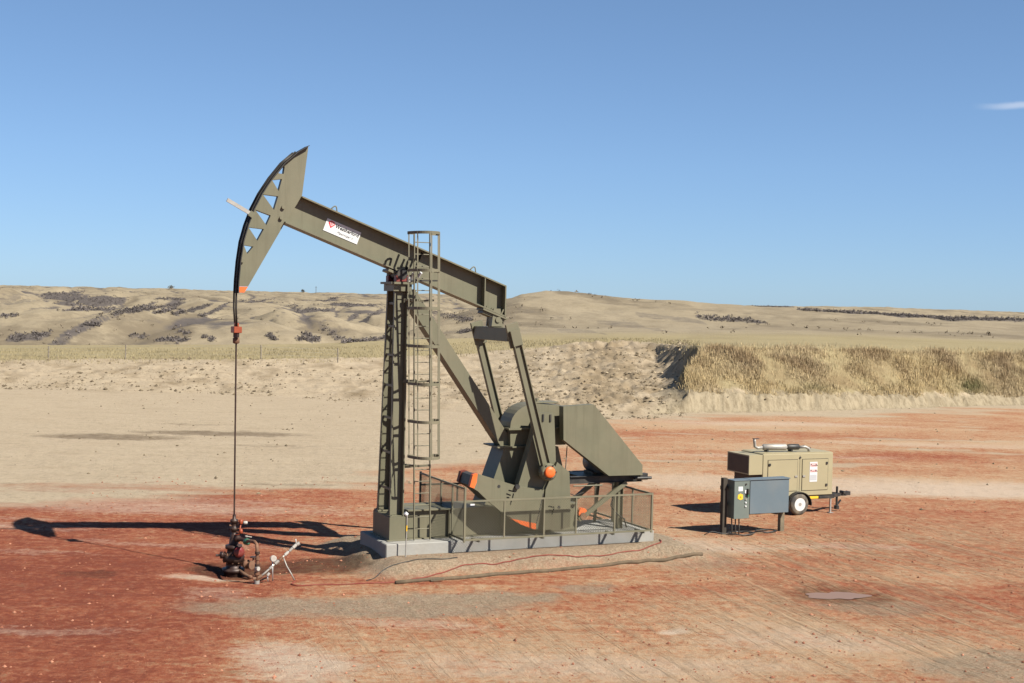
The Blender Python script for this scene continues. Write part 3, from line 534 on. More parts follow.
BRUSH = [
    (-265.4, 766, 1.9, 7.5, 0, 1.00),
    (-262.6, 766, 1.9, 7.5, 0, 1.00),
    (-259.7, 766, 1.9, 7.5, 0, 1.00),
    (-257.9, 769, 1.9, 9.0, 0, 1.00),
    (-256.1, 772, 1.9, 10.5, 0, 1.00),
    (-254.2, 775, 1.9, 15.0, 0, 1.00),
    (-251.3, 775, 1.9, 19.5, 0, 1.00),
    (-255.3, 748, 2.7, 18.0, 0, 1.00),
    (-251.5, 748, 2.7, 18.0, 0, 1.00),
    (-246.7, 745, 2.7, 21.0, 0, 1.00),
    (-242.0, 742, 2.7, 18.0, 0, 1.00),
    (-237.3, 739, 2.7, 15.0, 0, 1.00),
    (-231.7, 733, 2.7, 15.0, 0, 1.00),
    (-228.9, 736, 2.7, 18.0, 0, 1.00),
    (-225.2, 736, 2.7, 16.5, 0, 1.00),
    (-222.4, 739, 2.7, 12.0, 0, 1.00),
    (-219.6, 742, 2.7, 10.5, 0, 1.00),
    (-217.6, 748, 2.7, 10.5, 0, 1.00),
    (-138.5, 415, 1.7, 15.0, 0, 1.00),
    (-136.1, 415, 1.7, 4.0, 0, 1.00),
    (-136.5, 424, 1.7, 4.0, 0, 1.00),
    (-226.0, 715, 2.9, 15.0, 0, 1.00),
    (-222.7, 718, 2.9, 15.0, 0, 1.00),
    (-220.2, 724, 2.9, 12.0, 0, 1.00),
    (-216.8, 727, 3.0, 12.0, 0, 1.00),
    (-215.2, 736, 3.0, 12.0, 0, 1.00),
    (-83.0, 256, 0.7, 8.0, 0, 1.00),
    (-82.2, 257, 0.7, 7.0, 0, 1.00),
    (-81.4, 258, 0.7, 8.0, 0, 1.00),
    (-80.6, 259, 0.7, 8.0, 0, 1.00),
    (-79.8, 260, 0.7, 8.0, 0, 1.00),
    (-79.0, 261, 0.7, 8.0, 0, 1.00),
    (-78.4, 263, 0.8, 9.0, 0, 1.00),
    (-73.0, 251, 0.6, 4.0, 0, 0.90),
    (-72.6, 253, 0.6, 4.5, 0, 0.90),
    (-73.1, 258, 0.6, 4.0, 0, 0.90),
    (-72.7, 260, 0.6, 3.0, 0, 0.90),
    (-72.6, 263, 0.6, 3.0, 0, 0.90),
    (-196.3, 721, 1.8, 12.0, 0, 0.90),
    (-196.1, 730, 1.8, 12.0, 0, 0.90),
    (-72.0, 254, 0.6, 2.0, 0, 0.90),
    (-71.8, 256, 0.6, 2.0, 0, 0.90),
    (-71.6, 258, 0.6, 2.5, 0, 0.90),
    (-71.4, 260, 0.6, 2.5, 0, 0.90),
    (-71.1, 262, 0.6, 2.5, 0, 0.90),
    (-70.6, 263, 0.6, 2.5, 0, 0.90),
    (-70.7, 266, 0.6, 3.0, 0, 0.90),
    (-189.4, 721, 1.6, 9.0, 0, 0.90),
    (-188.8, 727, 1.6, 6.0, 0, 0.90),
    (-187.4, 730, 1.6, 13.5, 0, 0.90),
    (-186.8, 736, 1.6, 7.5, 0, 0.90),
    (-185.4, 739, 1.6, 9.0, 0, 0.90),
    (-184.0, 742, 1.6, 12.0, 0, 0.90),
    (-181.8, 742, 1.6, 10.5, 0, 0.90),
    (-68.9, 260, 0.6, 1.5, 0, 0.80),
    (-68.6, 262, 0.6, 2.0, 0, 0.80),
    (-68.4, 264, 0.6, 2.0, 0, 0.80),
    (-68.1, 266, 0.6, 3.0, 0, 0.80),
    (-68.3, 270, 0.6, 4.0, 0, 0.80),
    (-182.6, 730, 1.6, 3.0, 0, 0.80),
    (-66.0, 264, 0.6, 1.5, 0, 1.00),
    (-65.7, 266, 0.6, 1.5, 0, 1.00),
    (-65.4, 268, 0.6, 2.0, 0, 1.00),
    (-170.8, 709, 1.6, 9.0, 0, 1.00),
    (-169.3, 712, 1.6, 6.0, 0, 1.00),
    (-167.2, 712, 1.6, 7.5, 0, 1.00),
    (-165.7, 715, 1.6, 7.5, 0, 1.00),
    (-164.2, 718, 1.6, 9.0, 0, 1.00),
    (-162.7, 721, 1.6, 9.0, 0, 1.00),
    (-61.9, 270, 0.6, 2.0, 0, 1.00),
    (-105.5, 466, 1.0, 6.0, 0, 1.00),
    (-155.3, 694, 1.5, 90.0, 0, 1.00),
    (-154.0, 697, 1.5, 6.0, 0, 1.00),
    (-153.4, 703, 1.6, 12.0, 0, 1.00),
    (-198.1, 754, 1.7, 4.5, 0, 0.90),
    (-196.6, 757, 1.7, 4.5, 0, 0.90),
    (-194.3, 757, 1.7, 4.5, 0, 0.90),
    (-192.7, 760, 1.7, 3.0, 0, 0.90),
    (-191.1, 763, 1.7, 3.0, 0, 0.90),
    (-188.7, 763, 1.7, 3.0, 0, 0.90),
    (-186.4, 763, 1.7, 4.5, 0, 0.90),
    (-163.3, 430, 1.1, 3.0, 0, 0.50),
    (-161.7, 430, 1.1, 3.0, 0, 0.50),
    (-161.2, 433, 1.1, 15.0, 0, 0.50),
    (-159.6, 433, 1.1, 16.5, 0, 0.50),
    (-148.2, 406, 1.0, 16.5, 0, 0.50),
    (-146.7, 406, 1.0, 33.0, 0, 0.50),
    (-146.2, 409, 1.0, 33.0, 0, 0.50),
    (-81.0, 220, 1.1, 3.0, 0, 1.00),
    (-79.6, 220, 1.1, 3.0, 0, 1.00),
    (-78.4, 221, 1.1, 3.0, 0, 1.00),
    (-77.3, 222, 1.1, 3.0, 0, 1.00),
    (-74.2, 219, 0.5, 33.5, 0, 0.80),
    (-73.3, 219, 0.5, 33.5, 0, 0.80),
    (-72.5, 219, 0.5, 33.5, 0, 0.80),
    (-60.0, 230, 0.5, 2.5, 0, 0.90),
    (-59.3, 230, 0.5, 2.0, 0, 0.90),
    (-58.8, 231, 0.5, 2.0, 0, 0.90),
    (-58.1, 231, 0.5, 2.5, 0, 0.90),
    (-57.4, 231, 0.5, 3.0, 0, 0.90),
    (-55.7, 227, 0.5, 3.5, 0, 0.90),
    (-55.0, 227, 0.5, 2.5, 0, 0.90),
    (-66.0, 235, 0.7, 2.5, 0, 0.70),
    (-64.7, 236, 0.7, 2.5, 0, 0.70),
    (-52.6, 231, 0.5, 1.5, 0, 0.70),
    (-50.9, 229, 0.5, 2.0, 0, 0.70),
    (-90.0, 239, 0.5, 2.5, 0, 0.60),
    (-89.1, 239, 0.5, 2.5, 0, 0.60),
    (-87.5, 237, 0.5, 2.0, 0, 0.60),
    (-73.8, 233, 0.5, 1.5, 0, 0.70),
    (-73.4, 234, 0.5, 1.5, 0, 0.70),
    (-72.7, 234, 0.5, 1.5, 0, 0.70),
    (-72.0, 234, 0.5, 1.5, 0, 0.70),
    (-59.1, 240, 0.5, 1.5, 0, 0.70),
    (-57.3, 237, 0.5, 1.5, 0, 0.70),
    (-73.3, 243, 0.6, 2.0, 0, 0.40),
    (-72.8, 244, 0.6, 2.0, 0, 0.40),
    (-72.3, 245, 0.6, 2.0, 0, 0.40),
    (-71.4, 245, 0.6, 2.0, 0, 0.40),
    (-70.9, 246, 0.6, 2.5, 0, 0.40),
    (-70.1, 246, 0.6, 2.5, 0, 0.40),
    (-69.5, 247, 0.6, 2.5, 0, 0.40),
    (-69.0, 248, 0.6, 2.5, 0, 0.40),
    (-68.4, 249, 0.6, 2.0, 0, 0.40),
    (-67.8, 250, 0.6, 2.0, 0, 0.40),
    (-67.5, 252, 0.6, 1.5, 0, 0.40),
    (-66.9, 253, 0.6, 2.0, 0, 0.40),
    (-66.0, 253, 0.6, 2.0, 0, 0.40),
    (-149.1, 766, 1.7, 19.5, 0, 0.90),
    (-147.4, 769, 1.7, 36.0, 0, 0.90),
    (-155.3, 823, 1.8, 90.0, 0, 0.90),
    (-179.1, 964, 2.1, 90.0, 0, 0.90),
    (-111.8, 700, 2.1, 42.0, 0, 1.00),
    (-108.6, 700, 2.1, 42.0, 0, 1.00),
    (-105.4, 700, 2.1, 30.0, 0, 1.00),
    (-102.6, 703, 2.1, 27.0, 0, 1.00),
    (-101.1, 715, 2.1, 21.0, 0, 1.00),
    (-98.6, 721, 2.1, 28.5, 0, 1.00),
    (-126.4, 766, 1.7, 21.0, 0, 0.70),
    (-121.9, 751, 1.7, 12.0, 0, 0.70),
    (-117.6, 736, 1.6, 22.5, 0, 0.70),
    (-185.0, 1309, 2.9, 90.0, 0, 1.00),
    (-183.6, 1327, 2.9, 90.0, 0, 1.00),
    (-188.6, 1393, 3.1, 90.0, 0, 1.00),
    (-123.8, 925, 2.1, 90.0, 0, 1.00),
    (-120.3, 919, 2.0, 90.0, 0, 1.00),
    (-117.6, 919, 2.0, 90.0, 0, 1.00),
    (-114.1, 913, 2.0, 21.0, 0, 1.00),
    (-111.0, 910, 2.0, 18.0, 0, 1.00),
    (-108.0, 907, 2.0, 90.0, 0, 1.00),
    (-102.9, 886, 2.0, 90.0, 0, 1.00),
    (-100.2, 886, 2.0, 90.0, 0, 1.00),
    (-97.9, 889, 2.0, 90.0, 0, 1.00),
    (-105.3, 982, 2.2, 90.0, 0, 1.00),
    (-101.7, 976, 2.2, 90.0, 0, 1.00),
    (-78.4, 664, 2.4, 16.5, 0, 0.90),
    (-69.1, 637, 2.3, 90.0, 0, 0.90),
    (-37.4, 244, 0.6, 4.0, 0, 0.80),
    (-36.7, 244, 0.6, 3.5, 0, 0.80),
    (-35.7, 243, 0.6, 3.5, 0, 0.80),
    (-34.8, 242, 0.6, 3.0, 0, 0.80),
    (-54.8, 395, 1.6, 3.0, 0, 0.65),
    (-52.0, 391, 1.6, 4.0, 0, 0.65),
    (-32.1, 252, 1.0, 6.0, 0, 0.65),
    (-42.7, 236, 0.5, 1.5, 0, 0.60),
    (-41.7, 234, 0.5, 1.5, 0, 0.60),
    (-40.9, 233, 0.5, 1.5, 0, 0.60),
    (-37.1, 236, 0.5, 1.5, 0, 0.90),
    (-36.5, 237, 0.5, 1.5, 0, 0.90),
    (-36.0, 238, 0.5, 2.0, 0, 0.90),
    (-35.4, 239, 0.5, 2.5, 0, 0.90),
    (-18.8, 152, 0.3, 2.0, 0, 0.60),
    (-18.4, 153, 0.3, 2.0, 0, 0.60),
    (-29.3, 250, 0.6, 2.0, 0, 0.60),
    (-28.9, 253, 0.6, 1.5, 0, 0.60),
    (-28.3, 255, 0.6, 1.5, 0, 0.60),
    (-27.6, 256, 0.6, 3.0, 0, 0.60),
    (-27.0, 258, 0.6, 1.5, 0, 0.60),
    (-26.4, 260, 0.6, 3.0, 0, 0.60),
    (-25.5, 260, 0.6, 3.5, 0, 0.60),
    (-24.7, 260, 0.6, 2.5, 0, 0.60),
    (-23.8, 259, 0.6, 2.5, 0, 0.60),
    (-63.4, 403, 1.3, 5.5, 0, 0.50),
    (-61.5, 403, 1.3, 5.5, 0, 0.50),
    (-59.6, 403, 1.3, 4.0, 0, 0.50),
    (-57.1, 399, 1.3, 3.5, 0, 0.50),
    (-54.9, 397, 1.3, 2.5, 0, 0.50),
    (-52.8, 396, 1.3, 2.5, 0, 0.50),
    (-51.0, 396, 1.3, 3.0, 0, 0.50),
    (-48.8, 394, 1.3, 4.5, 0, 0.50),
    (296.6, 1621, 3.6, 42.0, 0, 0.80),
    (304.6, 1636, 3.6, 30.0, 0, 0.80),
    (310.9, 1642, 3.6, 21.0, 0, 0.80),
    (317.3, 1648, 3.7, 42.0, 0, 0.80),
    (326.6, 1669, 3.7, 21.0, 0, 0.80),
    (330.1, 1660, 3.7, 27.0, 0, 0.80),
    (331.1, 1639, 3.6, 24.0, 0, 0.80),
    (334.5, 1630, 3.6, 21.0, 0, 0.80),
    (77.3, 314, 0.7, 8.0, 0, 0.90),
    (78.2, 314, 0.7, 7.5, 0, 0.90),
    (79.2, 314, 0.7, 10.0, 0, 0.90),
    (80.2, 314, 0.7, 11.0, 0, 0.90),
    (82.5, 319, 0.7, 11.0, 0, 0.90),
    (83.5, 319, 0.7, 11.5, 0, 0.90),
    (85.0, 321, 0.7, 12.0, 0, 0.90),
    (86.3, 322, 0.7, 12.5, 0, 0.90),
    (87.3, 322, 0.7, 22.0, 0, 0.90),
    (88.0, 321, 0.7, 20.0, 0, 0.90),
    (87.9, 317, 0.7, 22.0, 0, 0.90),
    (88.6, 316, 0.7, 14.0, 0, 0.90),
    (89.4, 315, 0.7, 20.0, 0, 0.90),
    (89.8, 313, 0.7, 17.0, 0, 0.90),
    (82.1, 294, 0.7, 7.0, 0, 1.00),
    (83.0, 294, 0.7, 7.0, 0, 1.00),
    (83.9, 294, 0.7, 6.0, 0, 1.00),
    (85.1, 295, 0.7, 6.0, 0, 1.00),
    (86.0, 295, 0.7, 6.0, 0, 1.00),
    (86.9, 295, 0.7, 6.0, 0, 1.00),
    (87.8, 295, 0.7, 7.0, 0, 1.00),
    (88.7, 295, 0.7, 8.0, 0, 1.00),
    (89.6, 295, 0.7, 9.0, 0, 1.00),
    (89.2, 291, 0.6, 6.0, 0, 1.00),
    (89.5, 289, 0.6, 4.0, 0, 1.00),
    (90.4, 289, 0.6, 16.0, 0, 1.00),
    (89.5, 286, 0.6, 10.0, 0, 1.00),
    (90.0, 285, 0.6, 9.5, 0, 1.00),
    (90.8, 285, 0.6, 8.5, 0, 1.00),
    (91.7, 285, 0.6, 8.5, 0, 1.00),
    (92.2, 284, 0.6, 8.5, 0, 1.00),
    (93.4, 285, 0.6, 8.5, 0, 1.00),
    (94.5, 286, 0.6, 8.0, 0, 1.00),
    (95.4, 286, 0.6, 8.0, 0, 1.00),
    (96.6, 287, 0.6, 8.0, 0, 1.00),
    (97.4, 287, 0.6, 7.5, 0, 1.00),
    (98.6, 288, 0.6, 8.0, 0, 1.00),
    (99.1, 287, 0.6, 8.0, 0, 1.00),
    (99.6, 286, 0.6, 7.0, 0, 1.00),
    (100.5, 286, 0.6, 6.5, 0, 1.00),
    (101.0, 285, 0.6, 6.5, 0, 1.00),
    (101.8, 285, 0.6, 6.5, 0, 1.00),
    (102.6, 285, 0.6, 7.5, 0, 1.00),
    (103.9, 286, 0.6, 8.0, 0, 1.00),
    (104.3, 285, 0.6, 8.0, 0, 1.00),
    (105.2, 285, 0.6, 8.0, 0, 1.00),
    (106.4, 286, 0.6, 8.0, 0, 1.00),
    (108.0, 288, 0.6, 8.0, 0, 1.00),
    (109.2, 289, 0.6, 9.5, 0, 1.00),
    (67.2, 316, 0.7, 3.0, 0, 0.70),
    (68.0, 315, 0.7, 2.5, 0, 0.70),
    (68.7, 314, 0.7, 2.0, 0, 0.70),
    (69.7, 314, 0.7, 2.5, 0, 0.70),
    (70.4, 313, 0.7, 4.0, 0, 0.70),
    (71.2, 312, 0.7, 5.0, 0, 0.70),
    (72.6, 314, 0.7, 5.0, 0, 0.70),
    (74.0, 316, 0.7, 4.5, 0, 0.70),
    (74.8, 315, 0.7, 4.0, 0, 0.70),
    (76.0, 316, 0.7, 4.0, 0, 0.70),
    (77.0, 316, 0.7, 3.0, 0, 0.70),
    (77.9, 316, 0.7, 3.0, 0, 0.70),
    (78.4, 314, 0.7, 3.0, 0, 0.70),
    (525.9, 1588, 3.5, 12.0, 0, 0.50),
    (531.6, 1591, 3.5, 10.5, 0, 0.50),
    (537.3, 1594, 3.5, 7.5, 0, 0.50),
    (539.0, 1585, 3.5, 9.0, 0, 0.50),
    (544.7, 1588, 3.5, 7.5, 0, 0.50),
    (549.4, 1588, 3.5, 6.0, 0, 0.50),
    (554.1, 1588, 3.5, 9.0, 0, 0.50),
    (557.8, 1585, 3.5, 12.0, 0, 0.50),
    (560.4, 1579, 3.5, 10.5, 0, 0.50),
    (567.2, 1585, 3.5, 9.0, 0, 0.50),
    (574.1, 1591, 3.5, 10.5, 0, 0.50),
    (577.7, 1588, 3.5, 12.0, 0, 0.50),
    (581.3, 1585, 3.5, 12.0, 0, 0.50),
    (588.2, 1591, 3.5, 15.0, 0, 0.50),
    (592.9, 1591, 3.5, 13.5, 0, 0.50),
    (596.5, 1588, 3.5, 12.0, 0, 0.50),
    (26.1, 277, 0.9, 8.0, 0, 0.50),
    (27.3, 276, 0.9, 7.5, 0, 0.50),
    (28.3, 274, 0.9, 7.5, 0, 0.50),
    (29.4, 273, 0.9, 8.0, 0, 0.50),
    (30.4, 271, 0.9, 7.5, 0, 0.50),
    (31.5, 270, 0.9, 8.5, 0, 0.50),
    (32.4, 268, 0.9, 9.0, 0, 0.50),
    (33.5, 267, 0.9, 8.5, 0, 0.50),
    (34.6, 266, 0.9, 9.0, 0, 0.50),
    (35.5, 264, 0.9, 9.5, 0, 0.50),
    (36.2, 261, 0.9, 10.0, 0, 0.50),
    (16.7, 257, 0.8, 6.5, 0, 0.45),
    (17.7, 255, 0.8, 7.0, 0, 0.45),
    (18.7, 253, 0.8, 8.5, 0, 0.45),
    (19.7, 252, 0.8, 11.0, 0, 0.45),
    (20.7, 250, 0.8, 14.5, 0, 0.45),
    (21.6, 248, 0.8, 20.5, 0, 0.45),
    (22.5, 246, 0.8, 21.5, 0, 0.45),
    (23.4, 244, 0.8, 23.0, 0, 0.45),
    (22.7, 226, 0.7, 26.0, 0, 0.45),
    (23.1, 220, 0.7, 27.5, 0, 0.45),
    (23.6, 216, 0.7, 28.5, 0, 0.45),
    (37.9, 273, 0.7, 7.5, 0, 0.60),
    (38.7, 272, 0.7, 7.5, 0, 0.60),
    (39.6, 272, 0.7, 7.5, 0, 0.60),
    (40.4, 271, 0.7, 7.0, 0, 0.60),
    (41.2, 270, 0.7, 6.5, 0, 0.60),
    (42.1, 270, 0.7, 7.0, 0, 0.60),
    (42.9, 269, 0.7, 7.5, 0, 0.60),
    (43.8, 269, 0.7, 8.0, 0, 0.60),
    (44.7, 269, 0.7, 8.5, 0, 0.60),
    (45.5, 268, 0.7, 9.5, 0, 0.60),
    (46.2, 267, 0.7, 9.5, 0, 0.60),
    (46.9, 266, 0.7, 10.0, 0, 0.60),
    (47.7, 265, 0.6, 10.0, 0, 0.60),
    (48.4, 264, 0.6, 10.0, 0, 0.60),
    (7.7, 219, 0.5, 18.5, 0, 0.45),
    (8.5, 217, 0.5, 20.0, 0, 0.45),
    (9.2, 215, 0.5, 20.5, 0, 0.45),
    (9.9, 213, 0.5, 21.5, 0, 0.45),
    (10.6, 211, 0.5, 21.5, 0, 0.45),
    (11.2, 208, 0.5, 17.5, 0, 0.45),
    (11.8, 205, 0.5, 17.5, 0, 0.45),
    (12.3, 201, 0.5, 17.0, 0, 0.45),
    (12.4, 191, 0.5, 17.5, 0, 0.45),
    (70.0, 272, 0.7, 9.0, 0, 0.30),
    (69.9, 268, 0.7, 9.0, 0, 0.30),
    (70.0, 265, 0.6, 10.0, 0, 0.30),
    (70.3, 263, 0.6, 10.5, 0, 0.30),
    (69.8, 258, 0.6, 10.5, 0, 0.30),
    (69.9, 255, 0.6, 10.5, 0, 0.30),
    (69.9, 252, 0.6, 10.5, 0, 0.30),
    (69.4, 247, 0.6, 10.0, 0, 0.30),
    (69.6, 245, 0.6, 10.5, 0, 0.30),
    (69.9, 243, 0.6, 11.0, 0, 0.30),
    (69.5, 239, 0.6, 9.5, 0, 0.30),
    (69.4, 236, 0.6, 10.5, 0, 0.30),
    (69.0, 232, 0.6, 14.5, 0, 0.30),
    (68.0, 226, 0.6, 16.5, 0, 0.30),
    (67.9, 223, 0.5, 17.5, 0, 0.30),
    (65.5, 213, 0.5, 17.5, 0, 0.30),
    (65.0, 209, 0.5, 15.5, 0, 0.30),
    (64.5, 205, 0.5, 14.5, 0, 0.30),
    (63.2, 199, 0.5, 13.0, 0, 0.30),
    (62.6, 195, 0.5, 11.0, 0, 0.30),
    (62.6, 193, 0.5, 12.5, 0, 0.30),
    (62.6, 191, 0.5, 12.0, 0, 0.30),
    (62.3, 188, 0.5, 14.5, 0, 0.30),
    (62.2, 186, 0.5, 16.0, 0, 0.30),
    (61.5, 182, 0.4, 17.0, 0, 0.30),
    (59.4, 174, 0.4, 17.5, 0, 0.30),
    (58.3, 169, 0.4, 18.5, 0, 0.30),
    (56.4, 162, 0.4, 18.5, 0, 0.30),
    (55.2, 157, 0.4, 19.0, 0, 0.30),
    (54.3, 153, 0.4, 17.0, 0, 0.30),
    (53.4, 149, 0.4, 16.0, 0, 0.30),
    (52.1, 144, 0.4, 15.0, 0, 0.30),
    (1.5, 281, 0.9, 6.0, 0, 0.35),
    (2.9, 278, 0.9, 6.5, 0, 0.35),
    (4.2, 276, 0.9, 6.0, 0, 0.35),
    (5.6, 274, 0.9, 6.5, 0, 0.35),
    (6.9, 272, 0.9, 6.5, 0, 0.35),
    (8.1, 269, 0.9, 7.0, 0, 0.35),
    (9.4, 267, 0.9, 7.0, 0, 0.35),
    (-40.6, 664, 1.5, 90.0, 0, 0.60),
    (-38.1, 655, 1.5, 18.0, 0, 0.60),
    (-36.2, 655, 1.5, 16.5, 0, 0.60),
    (-32.8, 628, 1.4, 7.5, 0, 0.60),
    (-30.8, 625, 1.4, 10.5, 0, 0.60),
    (-28.8, 622, 1.4, 3.0, 0, 0.60),
    (-12.9, 298, 0.7, 6.0, 0, 0.60),
    (-11.4, 283, 0.6, 9.5, 0, 0.60),
    (-10.4, 278, 0.6, 8.0, 0, 0.60),
    (-9.5, 275, 0.6, 3.0, 0, 0.60),
    (-8.6, 274, 0.6, 2.5, 0, 0.60),
    (-9.6, 254, 0.6, 2.5, 0, 0.90),
    (-8.8, 254, 0.6, 2.0, 0, 0.90),
    (-8.0, 254, 0.6, 2.5, 0, 0.90),
    (-7.2, 254, 0.6, 2.5, 0, 0.90),

]

def ground_material():
    m, nt, N, L, b = nodes_of('earth_and_grass')
    tc = N.new('ShaderNodeTexCoord')
    def attr(n):
        a = N.new('ShaderNodeAttribute'); a.attribute_name = n; return a.outputs['Fac']
    def noise(scale, detail=6, rough=0.6, vec=None, dist=0.0):
        t = N.new('ShaderNodeTexNoise'); t.inputs['Scale'].default_value = scale; t.inputs['Detail'].default_value = detail; t.inputs['Roughness'].default_value = rough; t.inputs['Distortion'].default_value = dist
        L.new(vec or tc.outputs['Object'], t.inputs['Vector']); return t.outputs['Fac']
    def mapr(x, a, b_, c=0.0, d=1.0):
        t = N.new('ShaderNodeMapRange'); t.inputs['From Min'].default_value = a; t.inputs['From Max'].default_value = b_; t.inputs['To Min'].default_value = c; t.inputs['To Max'].default_value = d
        L.new(x, t.inputs['Value']); return t.outputs['Result']
    def math_(op, x, y):
        t = N.new('ShaderNodeMath'); t.operation = op
        for i, q in enumerate((x, y)):
            if isinstance(q, (int, float)): t.inputs[i].default_value = q
            else: L.new(q, t.inputs[i])
        return t.outputs[0]
    def mix(f, A, B, blend='MIX'):
        t = N.new('ShaderNodeMix'); t.data_type = 'RGBA'; t.blend_type = blend
        for k, q in (('Factor', f), ('A', A), ('B', B)):
            if isinstance(q, (int, float)): t.inputs[k].default_value = q
            elif isinstance(q, tuple): t.inputs[k].default_value = (*q, 1)
            else: L.new(q, t.inputs[k])
        return t.outputs['Result']
    def scaled(sx, sy, sz, rz=0.0):
        t = N.new('ShaderNodeMapping'); t.inputs['Scale'].default_value = (sx, sy, sz); t.inputs['Rotation'].default_value = (0, 0, rz)
        L.new(tc.outputs['Object'], t.inputs['Vector']); return t.outputs['Vector']
    def broken(a, n, w=0.35):       # mask edge broken up by a noise
        return mapr(math_('ADD', a, math_('MULTIPLY', math_('SUBTRACT', n, 0.5), 1.4)), 0.5 - w, 0.5 + w)
    nA = noise(0.35, 8, 0.65); nB = noise(1.7, 8, 0.7); nC = noise(7.0, 8, 0.75); nD = noise(30.0, 6, 0.8)
    nS = noise(1.0, 8, 0.7, scaled(0.35, 1.3, 1)); nH = noise(0.05, 8, 0.7); nG = noise(3.0, 8, 0.75, scaled(1, 0.35, 1))
    # tan dirt
    tan = mix(mapr(nA, .3, .7), C_TAN1, C_TAN2)
    tan = mix(mapr(nS, .45, .75, 0, .6), tan, C_TAN3)
    tan = mix(mapr(nC, .52, .75, 0, .5), tan, C_TAN3)
    tan = mix(math_('MULTIPLY', attr('rough'), .8), tan, C_ROUGH)
    tan = mix(mapr(noise(4.0, 10, .8), .48, .66, 0, .5), tan, C_ROUGH)
    tan = mix(mapr(noise(1.0, 10, .75, scaled(.14, .9, 1)), .5, .7, 0, .55), tan, C_TAN4)
    tan = mix(mapr(noise(1.0, 10, .75, scaled(.25, 1.6, 1)), .54, .7, 0, .6), tan, C_TAN5)
    # red scoria
    f = attr('tone')
    nE = noise(4.0, 10, 0.8)
    nF = noise(1.0, 10, 0.8, scaled(1.1, 3.2, 1))
    for nn, k in ((nA, .3), (nB, .6), (nS, .4), (nC, .9), (nD, .9), (nE, 1.5), (nF, 1.0)):
        f = math_('ADD', f, math_('MULTIPLY', math_('SUBTRACT', nn, .5), k))
    cr = N.new('ShaderNodeValToRGB'); L.new(f, cr.inputs['Fac'])
    el_ = cr.color_ramp.elements; el_[0].position = .12; el_[0].color = (*C_DEEP, 1); el_[1].position = .92; el_[1].color = (*C_PALE, 1)
    for p_, c_ in ((.36, C_RED1), (.52, C_RED2), (.68, C_RED3)): e_ = el_.new(p_); e_.color = (*c_, 1)
    redc = cr.outputs['Color']
    col = mix(broken(attr('red'), math_('ADD', math_('MULTIPLY', nF, .6), math_('MULTIPLY', nB, .4)), .3), tan, redc)
    du = mapr(math_('ADD', attr('dust'), math_('MULTIPLY', math_('SUBTRACT', math_('ADD', math_('MULTIPLY', nF, .5), math_('MULTIPLY', nE, .5)), .5), 2.2)), .25, 1.0)
    col = mix(math_('MULTIPLY', du, math_('MULTIPLY', attr('red'), .75)), col, C_DUST)
    # parallel wheel and blade marks
    mp1 = N.new('ShaderNodeMapping'); mp1.inputs['Rotation'].default_value = (0, 0, 1.246); L.new(tc.outputs['Object'], mp1.inputs['Vector'])
    mp2 = N.new('ShaderNodeMapping'); mp2.inputs['Scale'].default_value = (.16, 3.0, 1); L.new(mp1.outputs['Vector'], mp2.inputs['Vector'])
    nT = noise(1.0, 8, .7, mp2.outputs['Vector'], .3)
    rutm = math_('MULTIPLY', attr('rut'), mapr(nT, .5, .66))
    rutd = math_('MULTIPLY', attr('rut'), mapr(nT, .48, .34))
    col = mix(math_('MULTIPLY', rutm, .8), col, C_PALE)
    col = mix(math_('MULTIPLY', rutd, .35), col, C_RED1)
    # gravel
    vo = N.new('ShaderNodeTexVoronoi'); vo.inputs['Scale'].default_value = 26; L.new(tc.outputs['Object'], vo.inputs['Vector'])
    sep = N.new('ShaderNodeSeparateColor'); L.new(vo.outputs['Color'], sep.inputs['Color'])
    gr = mix(sep.outputs[0], C_GR1, C_GR2)
    gr = mix(mapr(nB, .35, .7, 0, .5), gr, C_GR3)
    col = mix(math_('MULTIPLY', broken(attr('gravel'), nE, .5), .88), col, gr)
    # oily or damp soil
    wet = broken(attr('wet'), nB, .45)
    col = mix(math_('MULTIPLY', wet, .9), col, mix(0.65, col, C_WET))
    col = mix(math_('MULTIPLY', wet, .5), col, mix(1.0, col, (.36, .30, .24), 'MULTIPLY'))
    # bare clay of the cut
    cl = mix(mapr(noise(1.0, 8, .75, scaled(3.2, 1.2, .5)), .45, .66), C_CLAY1, C_CLAY2)
    col = mix(broken(attr('clay'), nB, .3), col, cl)
    # grass
    gs = mix(mapr(nH, .35, .65), C_GS1, C_GS2)
    gs = mix(mapr(nG, .4, .75, 0, .55), gs, C_GS3)
    gs = mix(mapr(noise(0.16, 8, .7, scaled(.6, .2, 1)), .5, .72, 0, .75), gs, C_GS4)
    gs = mix(math_('MULTIPLY', attr('bankg'), mapr(nA, .35, .65)), gs, C_BANK)
    col = mix(broken(attr('grass'), nB, .3), col, gs)
    hl = mix(mapr(noise(0.03, 8, .7), .35, .65), C_HL1, C_HL2)
    hl = mix(mapr(noise(0.4, 8, .8), .5, .75, 0, .7), hl, C_HL3)
    hl = mix(mapr(noise(0.045, 10, .75, scaled(1, .5, 1)), .48, .66, 0, .75), hl, C_HL3)
    sg_ = mapr(math_('ADD', attr('sage'), math_('MULTIPLY', math_('SUBTRACT', noise(0.22, 10, .8), .5), 2.2)), .3, .9)
    hl = mix(math_('MULTIPLY', sg_, .85), hl, C_SAGE)
    hl = mix(mapr(noise(1.6, 6, .8), .52, .7, 0, .5), hl, C_HL3)
    col = mix(attr('hill'), col, hl)
    br = mix(mapr(noise(0.5, 6, .8), .35, .65), C_BR1, C_BR2)
    col = mix(mapr(math_('ADD', attr('brush'), math_('MULTIPLY', math_('SUBTRACT', noise(0.22, 8, .8), .5), 1.3)), .3, .8), col, br)
